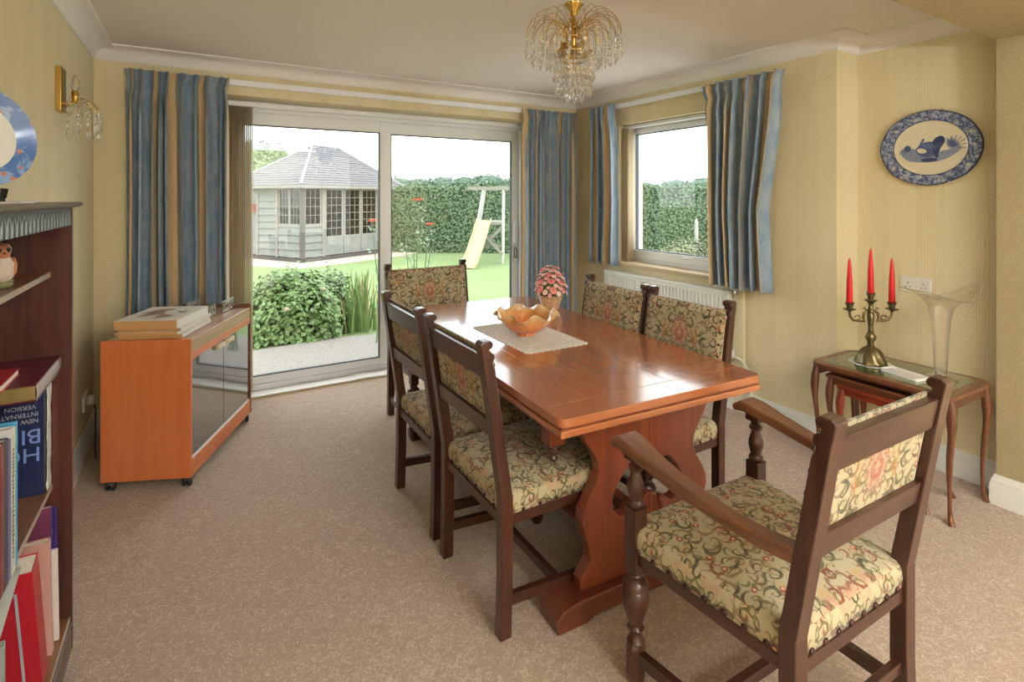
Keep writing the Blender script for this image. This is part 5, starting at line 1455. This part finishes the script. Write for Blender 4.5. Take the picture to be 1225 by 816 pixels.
c0, s0 = math.cos(math.radians(-30.7)), math.sin(math.radians(-30.7))
for nm, lx, zz, ln in (('left', -.1104, .3046, .240), ('middle', 0, .3542, .242), ('right', .1104, .3046, .240)):
    o = MB().lathe([(.0125, 0), (.0155, .010), (.0135, ln * .5), (.0085, ln * .85), (.0060, ln * .96), (.004, ln), (0, ln + .001)], 18).build('candle', 'candle', None, smooth=60)
    MB().tube([(0, 0, ln), (.001, 0, ln + .008)], .0008, 5).build('wick', 'hole', o)
    o.location = (3.035 + lx * c0, 1.445 + lx * s0, NZ + .0022 + zz)
    tag(o, {'left': 'red taper candle in the left arm of the candelabra', 'middle': 'red taper candle standing highest in the middle of the candelabra', 'right': 'red taper candle in the right arm of the candelabra, beside the glass vase'}[nm], 'candle', 'red taper candles')

va = empty('glass_vase', (3.075, 1.155, NZ), math.radians(-30.7), 'tall clear glass trumpet vase with flared rim on the alcove table', 'vase')
prof = [(.062, .0), (.064, .004), (.045, .008), (.022, .012), (.021, .02), (.024, .05), (.030, .16), (.037, .28), (.050, .345), (.076, .385), (.120, .415), (.158, .428)]
def vfn(u, v):
    k = v * (len(prof) - 1); i = min(int(k), len(prof) - 2); f = k - i
    r = prof[i][0] * (1 - f) + prof[i + 1][0] * f; z = prof[i][1] * (1 - f) + prof[i + 1][1] * f
    a = 2 * PI * u; e = max(0, (v - .66) / .34) ** 1.3
    return (r * math.cos(a) * (1 + e * .12), r * math.sin(a) * (1 - e * .35), z + e * (.030 * math.cos(2 * a) - .012 + .015 * math.cos(a * 3)))
m = MB().grid(vfn, 72, 40, closed_u=True); m.build('vase', 'clear_glass', va, smooth=70, solid=.003)
MB().lathe([(0, .012), (.020, .014), (.018, .030), (0, .032)], 20).build('solid_stem', 'clear_glass', va, smooth=60)

ds = empty('white_dish', (2.985, 1.268, NZ), math.radians(-14), 'long white porcelain dish lying beside the vase on the alcove table', 'dish')
m = MB(); hx_, hy_ = .048, .092
rows = [(1.0, .0), (1.0, .010), (.97, .012), (.86, .006), (.5, .005)]
vs = []; base = rrect(2 * hx_, 2 * hx_, 2 * hy_, .012, 4)
for k, z in rows:
    for x, y in base: vs.append((x * k, y * (1 - (1 - k) * hx_ / hy_), z))
n_ = len(base); fs = [tuple(range(n_))[::-1]]
for k in range(len(rows) - 1):
    for i in range(n_):
        j = (i + 1) % n_; fs.append((k * n_ + i, k * n_ + j, (k + 1) * n_ + j, (k + 1) * n_ + i))
fs.append(tuple((len(rows) - 1) * n_ + i for i in range(n_)))
m.add(vs, fs).build('dish', plain('porcelain', H(224, 220, 214), .15, var=.01, coat=.5), ds, smooth=40)

# ================================================================ bookcase on the left wall
bx0, bx1, by0, by1 = XL + .004, -.335, 1.15, 2.200
bc = empty('bookcase', (bx0, by0, 0), 0, 'dark wood open bookcase with arcaded frieze against the left wall', 'bookcase')
def loc(mb): mb.v = [(x - bx0, y - by0, z) for x, y, z in mb.v]; return mb
loc(MB().box(bx0, by1 - .018, 0, bx1, by1, 1.408)).build('side_panel', 'case_wood', bc, bevel=.0015, grain=2)
loc(MB().box(bx0, by0, 0, bx1, by0 + .018, 1.408)).build('side_panel', 'case_wood', bc, bevel=.0015, grain=2)
loc(MB().box(bx0, by0 + .018, .05, bx0 + .008, by1 - .018, 1.40)).build('back_panel', 'case_wood', bc, grain=2)
pr = [(bx0 - .001, 1.408), (bx1 + .012, 1.408), (bx1 + .022, 1.414), (bx1 + .024, 1.420), (bx1 + .018, 1.425), (bx0 - .001, 1.425)]
loc(MB().prism(pr, by0 - .02, by1 + .010, 'Y')).build('top_board', plain('dark_top', H(104, 96, 84), .3, var=.1), bc, grain=1, smooth=40)
for zz, xf, mt in ((1.206, -.39, 'shelf_wood'), (.541, -.385, 'shelf_wood'), (.107, -.342, 'shelf_wood')):
    s_ = loc(MB().box(bx0 + .008, by0 + .018, zz - .016, xf, by1 - .018, zz)).build('shelf', mt, bc, grain=1)
    loc(MB().box(xf, by0 + .018, zz - .016, xf + .002, by1 - .018, zz - .0005)).build('shelf_edging', plain('pale_edge', H(170, 158, 140), .4) if zz > 1 else M['pedge'], s_)
    if zz > 1: M['pedge'] = s_.children[0].data.materials[0]
loc(MB().box(bx1 - .012, by0 + .018, .0, bx1 - .001, by1 - .018, .088)).build('plinth', 'case_wood', bc, grain=1, bevel=.002)
# frieze with gothic arches
fz = loc(MB().box(bx1 - .016, by0 + .018, 1.350, bx1 - .005, by1 - .018, 1.408)).build('frieze', plain('frieze_wood', H(58, 64, 68), .3, var=.1), bc, bevel=.0015, grain=1)
na = 27
for k in range(na):
    y0 = by0 + .02 + (by1 - by0 - .04) * k / na; y1 = by0 + .02 + (by1 - by0 - .04) * (k + 1) / na; yc = (y0 + y1) / 2; r = (y1 - y0) * .36
    P = [(bx1 - .004, yc - r, 1.352), (bx1 - .004, yc - r, 1.378), (bx1 - .004, yc - r * .6, 1.388), (bx1 - .004, yc, 1.395), (bx1 - .004, yc + r * .6, 1.388), (bx1 - .004, yc + r, 1.378), (bx1 - .004, yc + r, 1.352)]
    o = loc(MB().tube(P, 0.0019, 5))
    if k == 0: ar = o.build('arch', plain('frieze_light', H(128, 138, 142), .3), fz, smooth=60); y_first = yc
    else:
        q = bpy.data.objects.new('arch', ar.data); C.objects.link(q); q.parent = fz; q.location = (0, yc - y_first, 0)
for zz in (1.02, 1.08, 1.14, .92, .86, .46, .40, .34):
    o = loc(MB().lathe([(.003, 0), (.003, .0008), (0, .001)], 8, T(bx1 - .045, by1 - .018, zz) @ R(PI / 2, 'X'))).build('peg_hole', 'hole', bc)

# books -------------------------------------------------------------
def book(x0, x1, y0, y1, z0, z1, cover, pages, label, spine='x+', name='book', group=None, rot=None, lay=False, t=.0025):
    """spine on +x side; cover faces +-y (or +-z when lying)"""
    ex = .003; o = empty(name, ((x0 + x1) / 2, (y0 + y1) / 2, z0), 0, label, 'book', group)
    cx, cy = (x0 + x1) / 2, (y0 + y1) / 2
    a0, a1, b0, b1, c1 = x0 - cx, x1 - cx, y0 - cy, y1 - cy, z1 - z0
    m = MB()
    if lay:
        if spine == 'x+': m.box(a0, b0, 0, a1, b1, t); m.box(a0, b0, c1 - t, a1, b1, c1); m.box(a1 - t, b0, t, a1, b1, c1 - t); pg = (a0 + ex, b0 + ex, t, a1 - t, b1 - ex, c1 - t)
        else: m.box(a0, b0, 0, a1, b1, t); m.box(a0, b0, c1 - t, a1, b1, c1); m.box(a0, b0, t, a0 + t, b1, c1 - t); pg = (a0 + t, b0 + ex, t, a1 - ex, b1 - ex, c1 - t)
    else:
        m.box(a0, b0, 0, a1, b0 + t, c1); m.box(a0, b1 - t, 0, a1, b1, c1)
        if spine == 'x+': m.box(a1 - t, b0 + t, 0, a1, b1 - t, c1); pg = (a0 + ex, b0 + t, ex, a1 - t, b1 - t, c1 - ex)
        else: m.box(a0, b0 + t, 0, a0 + t, b1 - t, c1); pg = (a0 + t, b0 + t, ex, a1 - ex, b1 - t, c1 - ex)
    m.build('cover', cover, o, bevel=.0006, segs=1); MB().box(*pg).build('pages', pages, o)
    if rot: o.rotation_euler = rot
    return o
pg_m = plain('page_edges', H(222, 214, 196), .8, var=.08, scale=200); gilt = N('gilt_edges'); v = gilt.obj((1, 1, 60)); g_ = gilt.noise(v, 30, 3); gilt.set(col=gilt.mix(g_.outputs[0], (*H(128, 104, 56), 1), (*H(196, 172, 108), 1)), rough=.35, metal=.5)
navy = plain('navy_cover', H(34, 44, 84), .35, var=.2, scale=10, coat=.3); maroon = plain('maroon_leather', H(96, 30, 42), .4, var=.12, scale=40); redc = plain('red_cover', H(176, 34, 48), .35, var=.06, scale=6)
S1 = .5412
bib = book(-.517, -.392, 2.120, 2.162, S1, S1 + .335, navy, pg_m, 'navy book standing upside down reading HOLY BIBLE, against the far end of the bookcase', spine='x-')
mt_b = plain('blue_lettering', H(120, 146, 206), .4); mt_g = plain('grey_lettering', H(176, 180, 190), .4)
M['lt_b'] = mt_b; M['lt_g'] = mt_g
def lets(body, size, mat, xr, zb):
    # upside down lettering on the face toward the camera (-y): text starts at the right edge, reads leftward when turned
    mtx = T(xr, -.0214, zb) @ R(PI, 'Y') @ R(PI / 2, 'X')
    return text_mesh(body, size, mat, 'lettering', bib, mtx)
lets('HOLY', .062, 'lt_b', .056, .145); lets('BIBLE', .062, 'lt_b', .058, .200)
lets('NEW', .018, 'lt_g', .050, .232); lets('INTERNATIONAL', .018, 'lt_g', .050, .252); lets('VERSION', .018, 'lt_g', .044, .274)
o = MB().box(-.517, 2.166, S1, -.388, 2.180, S1 + .31).build('plastic_wallet', 'clear_glass'); bpy.data.objects.remove(o)
wl = MB().grid(lambda u, v: (-.386 + .004 * noise.noise((u * 6, v * 9, 2)), 2.126 + .05 * u, S1 + .002 + .335 * v + .006 * noise.noise((u * 5, v * 12, 0))), 10, 40).build('crumpled_sleeve', plain('crumpled_paper', H(214, 218, 220), .3, var=.12, scale=60), None, smooth=30, solid=.001)
tag(wl, 'crumpled white plastic sleeve over the edge of the navy book', 'sleeve')
# row of upright books nearer the camera
cols = [(H(70, 160, 206), 'sky blue book spine standing upright on the middle shelf, rightmost of the row', .018, .352), (H(196, 200, 150), 'pale green upright book beside the sky blue one', .010, .345), (H(206, 206, 204), 'white spined upright book with small lettering at left of the row', .026, .350), (H(110, 110, 150), 'lilac grey upright book, farthest left in the row on the middle shelf', .022, .33), (H(60, 70, 90), 'slate upright book nearest the camera on the middle shelf', .03, .34), (H(120, 60, 60), 'brown-red upright book near the camera end of the middle shelf', .03, .34)]
y = 1.745
bk2 = book(-.517, -.378, 1.747, 1.760, S1, S1 + .30, plain('black_cover', H(24, 30, 38), .3), pg_m, 'thin black book standing right of the sky blue book')
for k, (c_, lab, w_, h_) in enumerate(cols):
    b = book(-.517, -.372, y - w_, y - .0005, S1, S1 + h_, plain('cover_%s' % ['blue', 'green', 'white', 'lilac', 'slate', 'brown'][k], c_, .4, var=.05), pg_m, lab)
    if k == 2:
        text_mesh('PICTORIAL GUIDE', .014, 'hole', 'lettering', b, T(.0742, -.005, .06) @ R(PI / 2, 'Z') @ R(PI / 2, 'X') @ R(PI / 2, 'Z'), ext=.0002) if False else None
        m = MB()
        rr = random.Random(5); zz = .04
        while zz < .30:
            h = rr.uniform(.004, .009); m.box(.0735, -.005, zz, .0743, .005 - rr.uniform(0, .004), zz + h * .6); zz += h + .003
        m.build('spine_print', plain('spine_print', H(70, 76, 84), .5), b)
    y -= w_
# big maroon bible lying across their tops
MBx = book(-.517, -.362, 1.70, 2.19, S1 + .3535, S1 + .3535 + .046, maroon, gilt.m, 'large maroon leather book with gilt page edges lying across the upright books', spine='x+', lay=True)
for ch_ in list(MBx.children): bpy.data.objects.remove(ch_)
m = MB(); m.box(-.08, -.155, 0, .08, .155, .004); m.box(-.08, -.155, .042, .08, .155, .046)
MBx.location = (-.442, 2.030, S1 + .3535)
m.build('cover', maroon, MBx, bevel=.001, segs=1); MB().box(-.078, -.149, .004, .076, .149, .042).build('pages', gilt.m, MBx)
MB().grid(lambda u, v: (.076 + .005 * math.sin(v * PI), -.152 + .304 * u, .001 + .044 * v), 8, 7).build('spine', plain('sheen_spine', H(168, 156, 152), .5, var=.15, scale=30), MBx, smooth=60, solid=.0015)  # grey-white spine: its reflected light is put into the colour
book(-.512, -.422, 1.84, 2.00, S1 + .3995 + .001, S1 + .4195, redc, pg_m, 'small bright red book lying on top of the large maroon one', spine='x-', lay=True)
# bottom shelf
S0 = .1075
def lean(x0, x1, y0, th_, h, cover, label, tilt, name='book'):
    b = book(x0, x1, y0 - th_, y0, S0, S0 + h, cover, pg_m, label, name=name)
    b.rotation_euler = (tilt, 0, 0); return b
rb = lean(-.517, -.352, 1.952, .062, .400, redc, 'large red leaning binder with grey framed cover on the bottom shelf', .28, 'ring_binder')
rb.location.z += .010
m = MB(); w_ = .006
fx0, fx1, fz0, fz1 = -.075, .050, .045, .345
yf_ = -.0315
m.box(fx0, yf_ - .0006, fz0, fx0 + w_, yf_, fz1); m.box(fx1 - w_, yf_ - .0006, fz0, fx1, yf_, fz1); m.box(fx0, yf_ - .0006, fz0, fx1, yf_, fz0 + w_); m.box(fx0, yf_ - .0006, fz1 - w_, fx1, yf_, fz1)
m.build('cover_frame', 'lt_g', rb)
pb = lean(-.517, -.355, 2.040, .022, .355, plain('dusty_pink_cover', H(196, 150, 140), .5), 'dusty pink thin folder leaning behind the red binder', .12)
pb.location.z += .004
wb_ = lean(-.517, -.350, 2.088, .010, .285, plain('white_folder', H(220, 210, 204), .4), 'white edged folder leaning at the far end of the bottom shelf', .08); wb_.location.z += .002
sb = lean(-.517, -.37, 2.128, .018, .400, plain('spiral_pad_cover', H(110, 50, 80), .5), 'spiral notebook with blue wire binding behind the folders', .06, 'spiral_notebook'); sb.location.z += .002
m = MB()
for k in range(22): m.tube([(.078 + .007 * math.cos(q), .010 * math.sin(q) , .20 + k * .009) for q in [i * PI / 3 for i in range(6)]], .0012, 5, closed=True)
m.build('wire_binding', plain('blue_wire', H(40, 60, 190), .3), sb, smooth=60)
bs = empty('wicker_basket', (-.455, 2.155, S0), 0, 'small brown wicker basket at the back of the bottom shelf', 'basket')
m = MB()
for k in range(9): m.tube([((.028 + .001 * k) * math.cos(q) * 1.4, (.022 + .0006 * k) * math.sin(q) * .8, .01 + k * .04) for q in [i * PI / 8 for i in range(16)]], .005, 6, closed=True)
for i in range(12): q = i * PI / 6; m.tube([(.028 * 1.4 * math.cos(q), .0175 * math.sin(q), .004), (.037 * 1.4 * math.cos(q), .0215 * math.sin(q), .34)], .003, 5)
m.build('weave', plain('wicker', H(128, 92, 58), .7, var=.2), bs, smooth=60)
gp_ = book(-.517, -.366, 1.60, 1.62, S0, S0 + .335, plain('grey_folder', H(150, 152, 150), .5), pg_m, 'grey folder standing at the camera end of the bottom shelf')
pp_ = MB().grid(lambda u, v: (-.512 + .140 * v, 1.575 + .20 * u, .4445 + .072 * u + .006 * noise.noise((u * 3, v * 3, 0)) * u), 10, 6).build('paper_sheet', plain('grey_sheet', H(164, 166, 160), .6, var=.04), None, smooth=60, solid=.0015)
tag(pp_, 'large grey-green sheet of card laid sloping over the folders on the bottom shelf', 'sheet')
# figurines on the top shelf
def owl(x, y, label, col1, col2, s=1.0, rz=0):
    t = empty('bird_figurine', (x, y, 1.2065), rz, label, 'figurine', 'bird figurines on the top shelf'); t.scale = (s, s, s)
    MB().lathe([(.020, 0), (.026, .006), (.027, .012), (.020, .016)], 18).build('base', plain('figurine_base', H(140, 140, 100), .6, var=.2), t, smooth=50)
    MB().lathe([(.016, .014), (.026, .026), (.030, .045), (.027, .064), (.019, .078)], 18, rfun=lambda a, k: 1 + .05 * math.cos(5 * a + 9 * k)).build('body', plain('figurine_body', col1, .5, var=.25, scale=60), t, smooth=50)
    hd = MB().lathe([(.014, .074), (.021, .084), (.023, .097), (.018, .108), (.008, .114), (0, .115)], 18, rfun=lambda a, k: 1 + .04 * math.cos(4 * a)).build('head', plain('figurine_head', col2, .5, var=.2, scale=60), t, smooth=50)
    for sy in (-1, 1):
        MB().lathe([(0, 0), (.006, .001), (.005, .003), (0, .004)], 10, T(.019, sy * .009, .098) @ R(PI / 2, 'Y')).build('eye', 'hole', hd, smooth=50)
        MB().lathe([(0, 0), (.010, .014), (.012, .030), (.005, .046), (0, .05)], 10, T(.004, sy * .027, .024), sx=1.2, sy=.5).build('wing', plain('figurine_wing', H(196, 120, 80), .6, var=.3, scale=50) if 'fw' not in M else M['fw'], t, smooth=50)
    MB().lathe([(.004, 0), (0, .012)], 8, T(.022, 0, .090) @ R(PI / 2, 'Y')).build('beak', plain('beak', H(150, 110, 60), .5), hd)
owl(-.445, 1.925, 'terracotta and white bird figurine, farther along the top shelf', H(196, 132, 100), H(196, 156, 128), .98, -1.0)
owl(-.43, 1.85, 'white speckled bird figurine, nearer the camera on the top shelf', H(206, 190, 176), H(190, 120, 92), 1.0, -.9)
# decorative plate on top
cl_ = MB().prism([((.075 + .01 * math.sin(9 * a)) * math.cos(a) * 1.0, .30 * math.sin(a) + .008 * math.sin(11 * a)) for a in [2 * PI * i / 72 for i in range(72)]], 0, .004, 'Z').build('lace_cloth', lace.m); cl_.location = (-.432, 1.72, 1.4253); tag(cl_, 'small grey lace cloth on top of the bookcase under the plate', 'cloth')
dp = empty('display_plate', (-.425, 1.655, 1.4300), math.radians(-42), 'round blue-rimmed plate with fruit border on a stand on top of the bookcase', 'plate')
# disc normal toward local +x, tilted back slightly
tilt = T(0, 0, .148) @ R(-.14, 'Y') @ R(PI / 2, 'Y')
rimb = N('blue_fruit_rim'); v = rimb.obj(); q1 = rimb.noise(v, 26, 3, .6, .6); q2 = rimb.vor(v, 34)
c = rimb.mix(rimb.step(q1.outputs[0], .5, .58), (*H(78, 112, 170), 1), (*H(134, 160, 200), 1)); 
c = rimb.mix(rimb.math('SUBTRACT', 1, rimb.step(q2.outputs['Distance'], .16, .22)), c, (*H(196, 120, 90), 1)); rimb.set(col=c, rough=.2, coat=.5)
R0 = .116
MB().lathe([(R0 * .70, .004), (R0 * .80, .010), (R0 * .97, .018), (R0, .0195), (R0 * .995, .017), (R0 * .8, .007), (R0 * .70, .001)], 64, tilt, cap=False).build('rim', rimb.m, dp, smooth=50)
MB().lathe([(0, 0), (R0 * .62, .0), (R0 * .70, .001), (R0 * .70, .004), (R0 * .64, .003), (0, .003)], 64, tilt, cap=False).build('well', plain('white_glaze', H(216, 216, 210), .15, var=.02, coat=.5), dp, smooth=50)
stn = MB()
for sy in (-1, 1):
    stn.sweep([(.034, sy * .035, .030), (.030, sy * .035, .012), (.0, sy * .035, .010), (-.035, sy * .032, .006)], .005, .005, side=(0, 1, 0)); stn.sweep([(-.012, sy * .032, .008), (-.030, sy * .028, .09)], .005, .004, side=(0, 1, 0))
    stn.box(.018, sy * .035 - .006, 0, .028, sy * .035 + .006, .014)
stn.box(-.036, -.037, .0, -.028, .037, .008)
so_ = stn.build('plate_stand', 'black', None, smooth=40); so_.location = (-.425, 1.655, 1.4300); so_.rotation_euler = (0, 0, math.radians(-42)); tag(so_, 'small black stand holding the round plate on the bookcase', 'stand')
